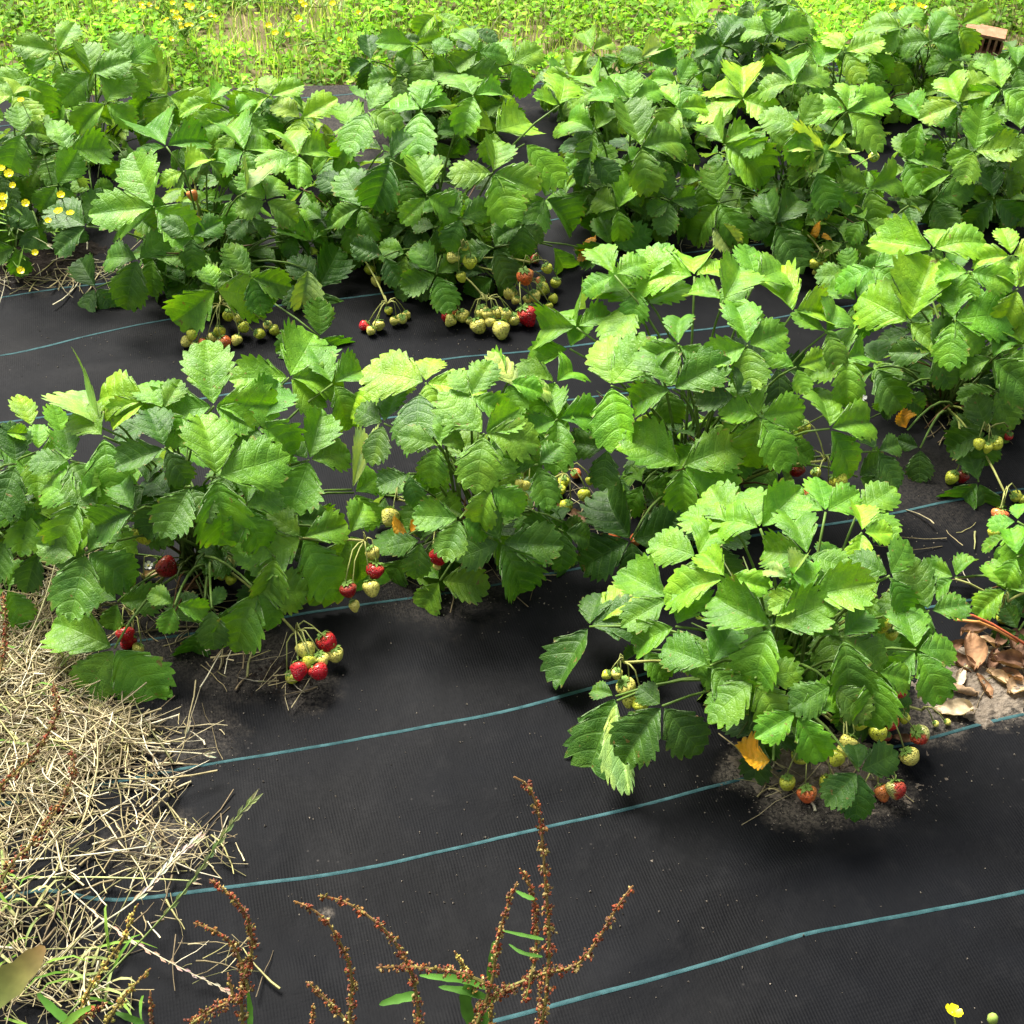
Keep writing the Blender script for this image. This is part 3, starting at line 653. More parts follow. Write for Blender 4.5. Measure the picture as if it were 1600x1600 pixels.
# second row
P9 = plant(335, 440, .20, .27, 'strawberry plant in the second row with broad pale leaf spread over its fringe of berries', [
    (240, 324, [(112, 96), (205, 74), (325, 84), (185, 90)], 'g'), (260, 229, [(125, 78), (15, 68), (200, 62)], 'g'), (287, 268, [(200, 38), (45, 48)], 'y'), (382, 236, [(115, 72), (15, 76), (200, 52), (300, 38)], 'l'),
    (466, 243, [(110, 72), (20, 64), (270, 44), (190, 62)], 'l'), (216, 405, [(250, 78), (40, 62), (170, 62)], 'g'), (337, 452, [(220, 82), (350, 94), (110, 44)], 'l'), (391, 432, [(125, 60), (345, 60), (290, 60)], 'g'),
    (489, 378, [(82, 68), (150, 54), (20, 50)], 'g'), (415, 314, [(60, 50), (330, 54), (130, 52), (200, 44)], 'g'), (496, 452, [(60, 74), (200, 52), (300, 82), (120, 62)], 'd'), (385, 300, [(72, 45)], 'p'),
    (135, 354, [(150, 62), (220, 62), (60, 62)], 'd'), (150, 450, [(240, 48), (310, 58), (120, 50)], 'd'), (500, 527, [(195, 66), (330, 60), (90, 56), (270, 40)], 'g'), (480, 420, [(265, 60)], 'p'), (300, 370, [(30, 50), (150, 50), (270, 50)], 'd')], 20)
P10 = plant(690, 420, .195, .30, 'strawberry plant in the second row with the longest string of pale berries', [
    (658, 172, [(165, 78), (80, 58), (20, 62), (260, 78)], 'l'), (667, 307, [(100, 64), (335, 60), (225, 52)], 'g'), (770, 270, [(180, 64), (80, 58), (340, 72), (290, 80)], 'l'), (773, 206, [(20, 76), (150, 56), (260, 40)], 'y'),
    (820, 225, [(315, 86)], 'y'), (851, 310, [(80, 60), (210, 56), (320, 68), (250, 50)], 'g'), (564, 324, [(115, 64), (200, 52), (290, 50)], 'g'), (682, 429, [(125, 56), (200, 56), (290, 60), (40, 44)], 'g'),
    (610, 250, [(250, 72), (60, 54)], 'd'), (575, 175, [(60, 50), (240, 62), (340, 54)], 'l'), (817, 351, [(270, 50), (200, 44), (330, 40)], 'd'), (863, 385, [(300, 68)], 'l'), (874, 165, [(75, 64), (160, 40)], 'y'),
    (720, 340, [(250, 50), (20, 50), (120, 45)], 'd'), (600, 400, [(160, 50), (300, 50)], 'd'), (740, 150, [(120, 60), (20, 60), (250, 50)], 'l'), (850, 480, [(300, 35), (200, 40)], 'd')], 18)
P11 = plant(970, 360, .17, .28, 'dark-leaved strawberry plant in the second row, one broad three-part leaf turned to the viewer', [
    (1002, 230, [(110, 82), (18, 84), (280, 64)], 'g'), (930, 205, [(60, 50), (250, 50), (150, 62)], 'g'), (925, 243, [(130, 62), (315, 50), (240, 44)], 'd'), (965, 327, [(150, 50), (65, 64), (280, 46)], 'l'),
    (1046, 314, [(210, 36), (10, 40), (100, 40), (260, 48)], 'd'), (955, 385, [(110, 52), (20, 62), (200, 56)], 'g'), (935, 140, [(120, 54), (30, 62), (200, 50)], 'l'), (985, 158, [(160, 62), (30, 54), (90, 40)], 'l'), (1060, 170, [(120, 50), (10, 50), (230, 50)], 'y')], 16, .064)
P12 = plant(1225, 350, .20, .29, 'wide strawberry plant in the second row whose stalks show, small green berries hanging under it', [
    (1131, 226, [(120, 60), (40, 54), (330, 82)], 'g'), (1212, 351, [(112, 56), (50, 64), (200, 42), (300, 78)], 'd'), (1323, 175, [(165, 62), (78, 58), (325, 78), (22, 68)], 'l'), (1357, 294, [(155, 50), (20, 72), (285, 64)], 'l'),
    (1290, 236, [(160, 54), (20, 34), (220, 30)], 'p'), (1124, 317, [(100, 62), (230, 72), (300, 64)], 'g'), (1276, 267, [(60, 40), (290, 62)], 'g'), (1249, 199, [(60, 54), (160, 62), (270, 52)], 'g'),
    (1161, 155, [(90, 62), (150, 62), (340, 54), (200, 70)], 'y'), (1120, 345, [(300, 50)], 'p'), (1240, 130, [(100, 50), (20, 55), (180, 55)], 'l'), (1300, 300, [(230, 45), (330, 45)], 'd'), (1100, 280, [(270, 50), (170, 45)], 'g')], 16, .064, 'gggdll')
P13 = plant(1510, 320, .20, .28, 'strawberry plant in the second row carrying one vivid lime leaf above dull ones', [
    (1499, 162, [(110, 64), (50, 64), (200, 58)], 'y'), (1522, 236, [(78, 68), (5, 64), (200, 40), (250, 48)], 'l'), (1414, 250, [(90, 46), (300, 58), (10, 52)], 'g'), (1553, 310, [(100, 54), (230, 54), (320, 54)], 'd'),
    (1565, 140, [(100, 44), (330, 60), (200, 46)], 'l'), (1595, 205, [(200, 50), (100, 60), (280, 60)], 'g'), (1458, 314, [(200, 50), (20, 60), (300, 52)], 'd'), (1490, 270, [(60, 50), (200, 50)], 'g'), (1440, 190, [(120, 50), (20, 50), (250, 50)], 'l')], 16, .064)
P14 = plant(45, 370, .16, .24, 'strawberry plant in the second row with buttercups growing up through it', [
    (34, 209, [(100, 40), (250, 64), (10, 44)], 'g'), (105, 236, [(110, 60), (5, 68), (235, 54)], 'g'), (90, 290, [(230, 50), (60, 60), (310, 30)], 'g'), (60, 355, [(150, 54), (20, 60), (240, 40)], 'd'),
    (25, 385, [(20, 50), (200, 50), (280, 50)], 'd'), (20, 150, [(60, 50), (180, 60), (310, 50)], 'y')], 10, .064)
# third row
P15 = plant(150, 250, .22, .31, 'tall strawberry plant behind the buttercups at the lawn edge', [
    (142, 115, [(215, 64), (100, 50), (20, 60)], 'g'), (165, 162, [(60, 60), (215, 64), (330, 50)], 'l'), (263, 150, [(130, 100), (340, 78), (240, 50)], 'y'), (90, 80, [(170, 60), (60, 50), (340, 60)], 'l'),
    (200, 100, [(40, 60), (110, 50), (300, 50)], 'g'), (50, 120, [(190, 60), (80, 50), (300, 50)], 'l')], 15, .064, 'gglly')
P16 = plant(410, 260, .17, .20, 'low bright strawberry plant whose leaves hide the pale fabric edge', [
    (422, 150, [(100, 36), (200, 72), (20, 54)], 'y'), (370, 180, [(200, 70), (60, 40), (330, 50)], 'l'), (470, 185, [(30, 60), (140, 50), (260, 50)], 'y'), (330, 160, [(190, 50), (60, 40)], 'l')], 15, .06, 'gglly')
P17 = plant(690, 195, .19, .27, 'strawberry plant at the lawn edge standing alone in front of bright weeds', [
    (746, 81, [(122, 52), (0, 48), (215, 50)], 'g'), (648, 71, [(175, 58), (15, 44), (230, 44)], 'l'), (678, 90, [(230, 54), (60, 40)], 'g'), (719, 115, [(300, 50), (0, 62), (170, 50)], 'g'), (580, 95, [(100, 36), (200, 40), (260, 42)], 'd'),
    (800, 100, [(30, 50), (120, 45), (300, 50)], 'l'), (620, 120, [(180, 50), (60, 40), (280, 40)], 'g')], 15, .064, 'ggldy')
P18 = plant(945, 190, .17, .21, 'pale strawberry plant at the lawn edge, one folded leaf catching the light', [
    (925, 80, [(110, 45), (30, 40), (220, 45)], 'l'), (1000, 92, [(40, 50)], 'p'), (1010, 95, [(10, 50), (160, 40)], 'g'), (890, 120, [(180, 45), (80, 40), (300, 40)], 'y')], 12, .06, 'gglly')
P19 = plant(1185, 160, .18, .27, 'dark bushy strawberry plant at the lawn edge with a pale crinkled leaf tip', [
    (1128, 71, [(65, 58), (15, 48), (240, 50), (180, 50)], 'd'), (1205, 54, [(160, 52), (20, 62), (90, 34)], 'l'), (1262, 68, [(130, 44), (250, 60), (340, 40)], 'g'), (1085, 35, [(60, 44), (180, 30)], 'y'), (1170, 110, [(270, 50), (180, 50), (10, 50)], 'd')], 15, .064, 'ggldd')
P20 = plant(1425, 150, .18, .27, 'strawberry plant at the lawn edge in front of the half buried brick', [
    (1408, 44, [(170, 58), (60, 44), (230, 40)], 'l'), (1455, 64, [(180, 54), (60, 54), (350, 52)], 'g'), (1500, 40, [(150, 50), (30, 50), (300, 40)], 'y'), (1350, 80, [(200, 50), (90, 40), (320, 50)], 'l')], 13, .064, 'gglly')
P21 = plant(1610, 165, .17, .22, 'strawberry plant at the far end of the last row, beyond the brick', [
    (1590, 105, [(180, 50), (90, 40), (280, 40)], 'g'), (1560, 112, [(150, 38), (200, 40), (20, 40)], 'l')], 12, .052)
P22 = plant(1310, 190, .17, .21, 'strawberry plant hemmed in between the lawn edge and the second row', [
    (1320, 82, [(20, 60), (130, 40), (300, 50)], 'y'), (1280, 110, [(200, 50), (70, 45)], 'l')], 12, .06, 'gglly')
P23 = plant(1065, 200, .16, .20, 'low strawberry plant between the dark bushy one and the pale one', [
    (1060, 130, [(160, 50), (60, 40), (300, 50)], 'l')], 12, .06, 'gglly')
P24 = plant(1360, 420, .14, .19, 'small strawberry plant showing between the two big middle ones', [
    (1330, 430, [(180, 50), (100, 40), (20, 50)], 'g')], 8, .064)
P25 = plant(560, 380, .15, .24, 'strawberry plant squeezed between two fruiting ones in the second row', [
    (545, 300, [(150, 50), (40, 50), (280, 50)], 'd'), (560, 205, [(120, 50), (230, 50), (20, 50)], 'g')], 12, .064)

cluster(P3, (462, 988, .05), [(509, 1001, 15, 'r', .035), (523, 1021, 13, 'w', .02), (477, 1013, 14, 'w', .045), (501, 1030, 12, 'w', .035), (482, 1032, 9, 'y', .045), (467, 1044, 13, 'r', .04), (497, 1047, 14, 'r', .035), (456, 1057, 11, 'y')])
cluster(P3, (225, 905, .03), [(258, 884, 16, 'R', .05), (202, 910, 9, 'y')]); cluster(P3, (210, 770, .16), [(223, 764, 7, 'y', .16), (192, 801, 10, 'y', .14), (223, 831, 15, 'y', .11)])
cluster(P3, (365, 880, .05), [(347, 897, 9, 'y', .03), (361, 905, 8, 'y', .03), (405, 905, 9, 'y')]); cluster(P3, (205, 960, .03), [(196, 990, 13, 'r', .03), (201, 1000, 12, 'r'), (216, 1013, 9, 'w')])
cluster(P3, (570, 845, .12), [(582, 863, 10, 'w', .10), (586, 890, 13, 'r', .085), (580, 917, 12, 'w', .07), (544, 920, 12, 'R', .085), (553, 945, 8, 'w', .06)])
cluster(P5, (620, 780, .06), [(610, 806, 13, 'w', .09), (653, 826, 12, 'w', .06), (615, 768, 6, 'y'), (600, 760, 8, 'y')]); cluster(P5, (690, 845, .04), [(684, 867, 13, 'r', .10), (683, 884, 6, 'w', .08)])
cluster(P5, (880, 740, .06), [(865, 731, 8, 'o'), (875, 765, 9, 'y'), (913, 772, 9, 'y', .05), (921, 750, 6, 'y', .06), (863, 823, 6, 'y'), (880, 752, 9, 'y'), (900, 740, 8, 'o'), (885, 790, 10, 'y'), (870, 700, 7, 'y')])
cluster(P5, (820, 745, .16), [(813, 755, 7, 'w', .18), (823, 757, 6, 'w', .18), (819, 775, 6, 'w', .165)])
cluster(P6, (1290, 720, .15), [(1271, 770, 14, 'o', .12), (1245, 733, 11, 'R', .08), (1310, 750, 12, 'y', .13), (1293, 762, 9, 'y', .1), (1255, 667, 10, 'y', .12), (1275, 738, 8, 'y')]); cluster(P6, (1010, 800, .05), [(1016, 811, 10, 'w', .04), (995, 842, 10, 'o'), (960, 836, 9, 'o')])
cluster(P7, (1540, 672, .1), [(1530, 691, 8, 'y', .09), (1543, 698, 7, 'y', .085), (1556, 692, 10, 'y', .085), (1575, 680, 8, 'r')]); cluster(P7, (1500, 720, .05), [(1488, 745, 10, 'y'), (1505, 744, 9, 'R')])
cluster(P7, (1570, 770, .06), [(1562, 804, 12, 'o', .04), (1553, 832, 9, 'y', .02), (1587, 775, 9, 'y'), (1597, 780, 7, 'y'), (1567, 818, 10, 'y', .02)])
cluster(P1, (975, 1035, .08), [(948, 1054, 7, 'y', .07), (964, 1052, 8, 'w', .065), (978, 1073, 15, 'w', .045), (1000, 1099, 13, 'y', .03), (983, 1092, 10, 'w', .03)])
cluster(P1, (1385, 935, .17), [(1380, 972, 12, 'y', .15), (1404, 967, 8, 'y', .15), (1375, 950, 9, 'y', .16), (1393, 990, 9, 'y', .13), (1366, 942, 6, 'y', .17)])
cluster(P1, (1383, 1112, .06), [(1345, 1128, 11, 'y', .075), (1372, 1143, 13, 'y', .065), (1390, 1128, 13, 'r', .05), (1437, 1148, 15, 'h', .03), (1421, 1181, 14, 'w', .02), (1413, 1121, 8, 'y', .04), (1404, 1079, 11, 'r', .08), (1352, 1112, 8, 'w', .08), (1385, 1150, 8, 'R')])
cluster(P1, (1305, 1125, .05), [(1308, 1183, 12, 'y', .05), (1326, 1159, 13, 'w', .06), (1318, 1172, 10, 'w', .055), (1200, 1103, 13, 'y', .07)])
cluster(P1, (1262, 1170, .035), [(1252, 1180, 14, 'y'), (1230, 1222, 12, 'y'), (1261, 1240, 14, 'o'), (1293, 1221, 12, 'y'), (1243, 1165, 10, 'y')])
cluster(P1, (1370, 1190, .03), [(1400, 1231, 15, 'h', .02), (1378, 1236, 12, 'o'), (1340, 1242, 9, 'y')]); cluster(P1, (1440, 1110, .03), [(1462, 1131, 5, 'w'), (1480, 1128, 5, 'w')])
cluster(P2, (1575, 940, .05), [(1560, 950, 9, 'y'), (1572, 958, 10, 'w'), (1565, 965, 8, 'y')])
cluster(P10, (722, 388, .14), [(708, 401, 9, 'w', .12), (734, 408, 10, 'y', .11), (726, 385, 6, 'y', .14), (720, 431, 7, 'y', .09)]); cluster(P10, (830, 410, .09), [(820, 430, 12, 'o', .07), (855, 419, 8, 'y', .06), (868, 441, 8, 'y'), (836, 405, 7, 'R')])
cluster(P10, (815, 440, .05), [(798, 456, 10, 'w', .03), (806, 468, 7, 'w', .02), (835, 462, 9, 'w', .02), (848, 451, 10, 'y', .02), (824, 467, 7, 'w'), (864, 465, 7, 'y'), (858, 478, 6, 'y'), (822, 491, 14, 'r'), (845, 440, 8, 'o')])
cluster(P10, (760, 470, .06), [(753, 487, 11, 'w', .035), (747, 508, 12, 'w'), (766, 501, 8, 'w', .03), (783, 512, 13, 'w'), (776, 488, 9, 'w', .03), (803, 498, 10, 'w'), (790, 490, 8, 'w', .03), (733, 501, 6, 'w'), (762, 490, 8, 'w', .04)])
cluster(P10, (708, 478, .05), [(706, 487, 9, 'o', .02), (705, 500, 9, 'w'), (722, 493, 10, 'w', .02), (698, 493, 8, 'r')]); cluster(P25, (575, 385, .08), [(540, 393, 10, 'y'), (568, 385, 6, 'y'), (578, 420, 9, 'y'), (588, 437, 8, 'w')])
cluster(P25, (605, 475, .05), [(570, 508, 8, 'r'), (580, 516, 7, 'w'), (592, 507, 9, 'w'), (616, 501, 7, 'w'), (628, 498, 8, 'w'), (635, 491, 6, 'w'), (607, 485, 6, 'y')])
cluster(P9, (345, 475, .05), [(292, 533, 9, 'w'), (300, 522, 8, 'y', .03), (318, 537, 9, 'o'), (350, 533, 10, 'o'), (331, 528, 8, 'w'), (357, 492, 9, 'y', .03), (380, 510, 9, 'y', .02), (405, 521, 8, 'y'), (428, 515, 8, 'y'), (343, 517, 9, 'y', .02), (370, 530, 8, 'w'), (308, 540, 8, 'h'), (372, 497, 7, 'w', .03), (418, 508, 7, 'w')])
cluster(P9, (305, 290, .2), [(300, 303, 7, 'o', .19)]); cluster(P12, (1285, 395, .06), [(1272, 411, 8, 'y', .04), (1286, 409, 7, 'y', .03), (1295, 420, 7, 'y', .02), (1275, 425, 5, 'w'), (1305, 421, 8, 'y')])
cluster(P12, (1285, 310, .1), [(1277, 325, 7, 'R', .08), (1290, 331, 9, 'y', .07), (1320, 325, 8, 'y'), (1385, 364, 9, 'y'), (1365, 245, 7, 'y', .14), (1340, 330, 7, 'y')]); cluster(P11, (1085, 270, .1), [(1082, 284, 8, 'y', .09), (1094, 290, 6, 'y', .08)])
cluster(P13, (1590, 270, .1), [(1594, 287, 7, 'r', .08), (1500, 345, 7, 'y')])
white_flower(P3, 232, 884, 7, .05); white_flower(P6, 1346, 621, 8); white_flower(P5, 748, 623, 5); white_flower(P12, 1015, 312, 4)
P10.spec(927, 392, [(110, 28), (200, 20)], 'o'); P1.spec(1208, 1188, [(185, 58)], 'o'); P5.spec(640, 835, [(160, 40), (60, 24)], 'o'); P11.spec(1290, 375, [(170, 22)], 'o'); P12.spec(1280, 372, [(120, 26), (20, 20)], 'o')
# red runners arching over the litter
mb = MB()
for pts, c in (([(1480, 957, .06), (1520, 962, .06), (1550, 975, .05), (1575, 990, .04), (1610, 1012, .01)], (.42, .10, .04)), ([(1490, 968, .045), (1530, 972, .05), (1560, 985, .04), (1590, 1003, .02)], (.60, .28, .08))):
    q = [at(*p) for p in pts]; q = [q[0]]+[a.lerp(b, t) for a, b in zip(q, q[1:]) for t in (.33, .66, 1)]
    mb.tube(q, .0019, c, 6)
tag(mb.build('runner', M_stem, P2.root, P2.c), 'red arching runner')
mb = MB(); q = [at(*p) for p in ((1493, 905, .07), (1515, 912, .06), (1540, 925, .04), (1600, 935, .01))]; mb.tube(q, .0016, (.35, .36, .12), 5); mb.build('runner', M_stem, P2.root, P2.c)

# ------------------------------------------------------------------ dock weeds in the foreground
def spike(root, pts, r=11, c=None, dens=1.0, loose=False):
    """a flowering dock stalk: stem with whorls of small winged seeds"""
    q = [at(*p) for p in pts]
    for _ in range(2): q = [q[0]]+[a.lerp(b, t) for a, b in zip(q, q[1:]) for t in (.25, .75)]+[q[-1]]
    L = sum((b-a).length for a, b in zip(q, q[1:])); mb = MB()
    mb.tube(q, [.0020-.0012*i/(len(q)-1) for i in range(len(q))], (.20, .20, .05), 5, (.30, .16, .06))
    def pt(s):
        s *= L
        for a, b in zip(q, q[1:]):
            l = (b-a).length
            if s <= l: return a.lerp(b, s/l), (b-a).normalized()
            s -= l
        return q[-1], (q[-1]-q[-2]).normalized()
    reds = [(.26, .050, .018), (.32, .08, .024), (.15, .04, .018), (.28, .14, .035), (.22, .18, .04), (.42, .32, .11), (.20, .06, .03), (.13, .06, .03)]
    if c == 'y': reds = [(.42, .34, .06), (.50, .40, .09), (.30, .30, .06), (.48, .22, .05)]
    step = .0055/dens; n = int(L/step); 
    for i in range(n):
        s = i/n; p, t = pt(s); whorl = .5+.5*math.cos(2*math.pi*s*L/.021) if loose or s < .45 else .62+.2*math.sin(i*1.7)
        k = int(15*(.12+whorl**1.6)*(1.15-.35*s)); rr = (r/F*depth(p))*(.40+.75*whorl)*(1-.45*s**2)
        a0 = t.orthogonal().normalized(); b0 = t.cross(a0)
        for _ in range(k):
            a = R.uniform(0, 6.283); o = a0*math.cos(a)+b0*math.sin(a); e = p+o*rr*R.uniform(.35, 1)+t*R.uniform(-.003, .003)-UP*rr*.15
            z = R.uniform(.0010, .0022); u = Vector((R.gauss(0, 1), R.gauss(0, 1), R.gauss(0, 1))).normalized(); v = u.orthogonal().normalized(); w_ = u.cross(v)
            vs = [e+u*z*1.4, e+v*z, e+w_*z*.6, e-v*z, e-w_*z*.6, e-u*z*1.1]
            mb.add(vs, [(0, 1, 2), (0, 2, 3), (0, 3, 4), (0, 4, 1), (5, 2, 1), (5, 3, 2), (5, 4, 3), (5, 1, 4)], R.choice(reds))
            if R.random() < .25: mb.tube([p, e], .0003, (.35, .25, .08), 3, cap=False)
    return mb.build('seed_spike', M_seed, root, root.location, False)
def dock_leaf(root, pts, w, c=(.085, .22, .03), name='leaf', tip=None):
    q = [at(*p) for p in pts]
    for _ in range(2): q = [q[0]]+[a.lerp(b, t) for a, b in zip(q, q[1:]) for t in (.25, .75)]+[q[-1]]
    n = len(q)-1; W = [.75*w/F*depth(q[0])*(math.sin(math.pi*min(1, (i/n)**.8*.97+.03))**.8)*(1+.12*math.sin(i*2.3)) for i in range(n+1)]; W[-1] = .0001
    mb = MB(); cs = c if not tip else [tuple(c[h]*(1-min(1, (i//3)/n*1.1)**2)+tip[h]*min(1, (i//3)/n*1.1)**2 for h in range(3)) for i in range(3*(n+1))]
    mb.blade(q, W, cs, (CAM-q[0]).normalized()*.6+UP*.5, .3); return mb.build(name, M_cover, root, root.location)
def dock(base, label):
    r = empty('dock_weed', at(*base)); r.location.z = gz(r.location.x, r.location.y); return tag(r, label, 'weed', 'seeding dock weeds along the near edge')
D1 = dock((790, 1790, 0), 'tallest red-brown seeding dock with curved spike and fresh green leaves at its fork')
spike(D1, [(800, 1760, .03), (850, 1600, .20), (858, 1500, .26), (858, 1440, .30), (852, 1380, .34), (848, 1310, .38), (840, 1260, .41), (825, 1225, .43), (803, 1214, .44)], 13, None, 1.1, True)
spike(D1, [(745, 1600, .14), (770, 1535, .18), (775, 1480, .22), (790, 1420, .26), (808, 1378, .29)], 9)
spike(D1, [(822, 1560, .19), (838, 1490, .22), (838, 1440, .25), (832, 1385, .29), (812, 1357, .31)], 9)
spike(D1, [(790, 1545, .17), (850, 1520, .19), (905, 1512, .22), (940, 1460, .26), (965, 1415, .29), (989, 1384, .31)], 10, None, .9, True)
spike(D1, [(785, 1550, .17), (730, 1522, .19), (690, 1515, .21), (640, 1510, .22), (588, 1512, .23)], 11)
spike(D1, [(655, 1640, .10), (655, 1590, .14), (648, 1530, .18), (630, 1490, .22), (600, 1450, .25), (560, 1420, .27), (530, 1405, .28), (497, 1400, .29)], 10, None, 1, True)
spike(D1, [(720, 1700, .05), (735, 1600, .12), (760, 1560, .16), (810, 1540, .18)], 14, None, 1.2, True); spike(D1, [(845, 1640, .12), (845, 1580, .16), (842, 1535, .18)], 8)
spike(D1, [(760, 1640, .1), (770, 1590, .13), (765, 1560, .15)], 9, 'y'); spike(D1, [(740, 1545, .16), (725, 1510, .18), (710, 1486, .2)], 6, 'y')
for pts, w in (([(765, 1545, .16), (730, 1530, .17), (695, 1528, .18), (655, 1524, .18)], 9), ([(765, 1560, .15), (725, 1548, .16), (685, 1542, .16)], 8), ([(765, 1532, .17), (770, 1500, .19), (772, 1470, .2)], 9), ([(735, 1600, .13), (725, 1560, .15), (735, 1530, .17)], 13),
               ([(655, 1555, .15), (625, 1560, .15), (592, 1570, .15)], 10), ([(835, 1405, .33), (820, 1400, .33), (806, 1392, .33)], 5), ([(850, 1468, .3), (820, 1462, .29), (785, 1454, .28)], 4), ([(848, 1495, .28), (815, 1490, .27), (795, 1475, .27)], 4),
               ([(760, 1570, .15), (790, 1545, .17), (830, 1530, .18)], 6), ([(745, 1610, .12), (760, 1590, .13), (745, 1565, .14)], 12)): dock_leaf(D1, pts, w)
D2 = dock((560, 1760, 0), 'thin red seeding dock with two bending spikes next to the tallest one')
spike(D2, [(548, 1700, .08), (545, 1590, .16), (552, 1540, .20), (545, 1500, .23), (520, 1450, .27), (490, 1420, .29), (459, 1408, .30)], 9, None, 1, True); spike(D2, [(545, 1600, .15), (512, 1563, .17), (478, 1534, .19)], 8); spike(D2, [(487, 1650, .1), (487, 1600, .13), (490, 1568, .15)], 6)
D3 = dock((370, 1780, 0), 'forked rust-coloured seeding dock standing before the grass stem')
spike(D3, [(385, 1690, .08), (380, 1600, .15), (375, 1540, .19), (392, 1500, .22), (395, 1460, .25), (380, 1420, .28), (358, 1395, .30), (327, 1374, .31)], 11, None, 1.1)
spike(D3, [(388, 1545, .19), (370, 1480, .22), (340, 1455, .24), (302, 1442, .25)], 9); spike(D3, [(300, 1600, .13), (330, 1578, .15), (375, 1558, .18)], 13, None, 1.3, True); spike(D3, [(365, 1560, .17), (356, 1520, .19)], 7)
spike(D3, [(238, 1680, .08), (237, 1600, .12), (235, 1548, .15)], 7); dock_leaf(D3, [(390, 1610, .14), (392, 1580, .15), (386, 1545, .17)], 6)
D4 = dock((110, 1760, 0), 'yellowish seeding dock rising out of the loose straw')
spike(D4, [(110, 1680, .06), (125, 1566, .12), (169, 1499, .17), (196, 1465, .19), (202, 1438, .21), (216, 1412, .23)], 8, 'y', .8, True); spike(D4, [(140, 1640, .08), (190, 1560, .13), (235, 1513, .16)], 8, 'y', .8, True); spike(D4, [(95, 1610, .1), (130, 1590, .12), (168, 1566, .14)], 10)
dock_leaf(D4, [(110, 1600, .1), (80, 1575, .11), (58, 1552, .12)], 9); dock_leaf(D4, [(225, 1600, .1), (200, 1590, .11), (180, 1582, .11)], 7); dock_leaf(D4, [(75, 1640, .1), (110, 1590, .12), (150, 1570, .13)], 9, (.15, .30, .04))
D5 = dock((-60, 1700, 0), 'red seeding dock leaning over the dense straw with one big pale leaf')
spike(D5, [(-60, 1500, .1), (-10, 1400, .14), (20, 1343, .17), (47, 1323, .18), (67, 1293, .20), (91, 1262, .22), (108, 1229, .23), (118, 1195, .25), (110, 1170, .26)], 12, None, 1, True)
spike(D5, [(-40, 1270, .15), (0, 1229, .17), (50, 1185, .2), (81, 1138, .22), (91, 1110, .24), (83, 1065, .26)], 9); spike(D5, [(-30, 1120, .16), (5, 1040, .2), (10, 980, .23), (4, 925, .26)], 8)
dock_leaf(D5, [(-90, 1610, .08), (-30, 1570, .10), (30, 1525, .12), (70, 1478, .13)], 38, (.10, .17, .035), tip=(.22, .14, .05))

# ------------------------------------------------------------------ straw mulch
def straws(spec, name, label, zmax=.03):
    Cs = []
    for (cx, cy, rx, ry, n) in spec:
        for _ in range(n):
            while True:
                a, b = R.uniform(-1, 1), R.uniform(-1, 1)
                if a*a+b*b < 1: break
            rim = 1-math.sqrt(a*a+b*b); p = at(cx+a*rx, cy+b*ry); p.z = gz(p.x, p.y)+.002+R.random()*zmax*min(1, rim*2.2+.1); Cs.append(tuple(p))
    c = np.array(Cs); n = len(c); K = 6
    ang = NR.uniform(0, 2*np.pi, n); L = NR.uniform(.012, .085, n)*NR.choice([.6, 1, 1, 1.9], n); bend = NR.normal(0, .55, n)*NR.choice([.3, 1, 1.6], n); tilt = NR.normal(0, .10, n)
    pts = np.zeros((n, K, 3)); pos = c.copy(); pts[:, 0] = pos
    for k in range(1, K):
        a = ang+bend*(k-K/2)/K+NR.normal(0, .10, n); st = L/(K-1)
        pos = pos+np.stack([np.cos(a)*st, np.sin(a)*st, tilt*st], 1); pts[:, k] = pos
    pts -= (pts.mean(1)-c)[:, None, :]
    low = np.minimum(0, pts[:, :, 2].min(1)-(c[:, 2]-.012)); pts[:, :, 2] -= low[:, None]
    gzs = np.array([[gz(q[0], q[1]) for q in p[::5]] for p in pts]).max(1); pts[:, :, 2] = np.maximum(pts[:, :, 2], gzs[:, None]+.001)
    r = NR.uniform(.0004, .0013, n)*NR.choice([1, 1, 1.7], n); V = np.zeros((n, K, 3, 3)); d = np.gradient(pts, axis=1); s = np.stack([-d[..., 1], d[..., 0], np.zeros_like(d[..., 0])], -1); s /= np.linalg.norm(s, axis=-1, keepdims=True)+1e-9
    tap = np.linspace(1, .45, K)[None, :, None]*r[:, None, None]
    V[:, :, 0] = pts-s*tap; V[:, :, 1] = pts+np.array([0, 0, .8])*tap; V[:, :, 2] = pts+s*tap
    base = (np.arange(n)*K*3)[:, None, None]; kk = (np.arange(K-1)*3)[None, :, None]; F_ = []
    for j in range(3): F_.append(base+kk+np.array([j, (j+1) % 3, (j+1) % 3+3, j+3])[None, None, :])
    Fq = np.concatenate([f.reshape(-1, 4) for f in F_])
    pal = np.array([(.42, .35, .17), (.54, .46, .26), (.30, .24, .12), (.20, .15, .08), (.34, .31, .12), (.66, .60, .42), (.22, .22, .08)]); C = pal[NR.choice(7, n, p=[.20, .22, .16, .12, .08, .16, .06])]*NR.uniform(.55, 1.35, (n, 1))
    me = np_mesh(name, V.reshape(-1, 3), Fq, np.repeat(C, K*3, 0), M_straw)
    return tag(mesh_obj(name, me), label, 'straw', None, 'stuff')
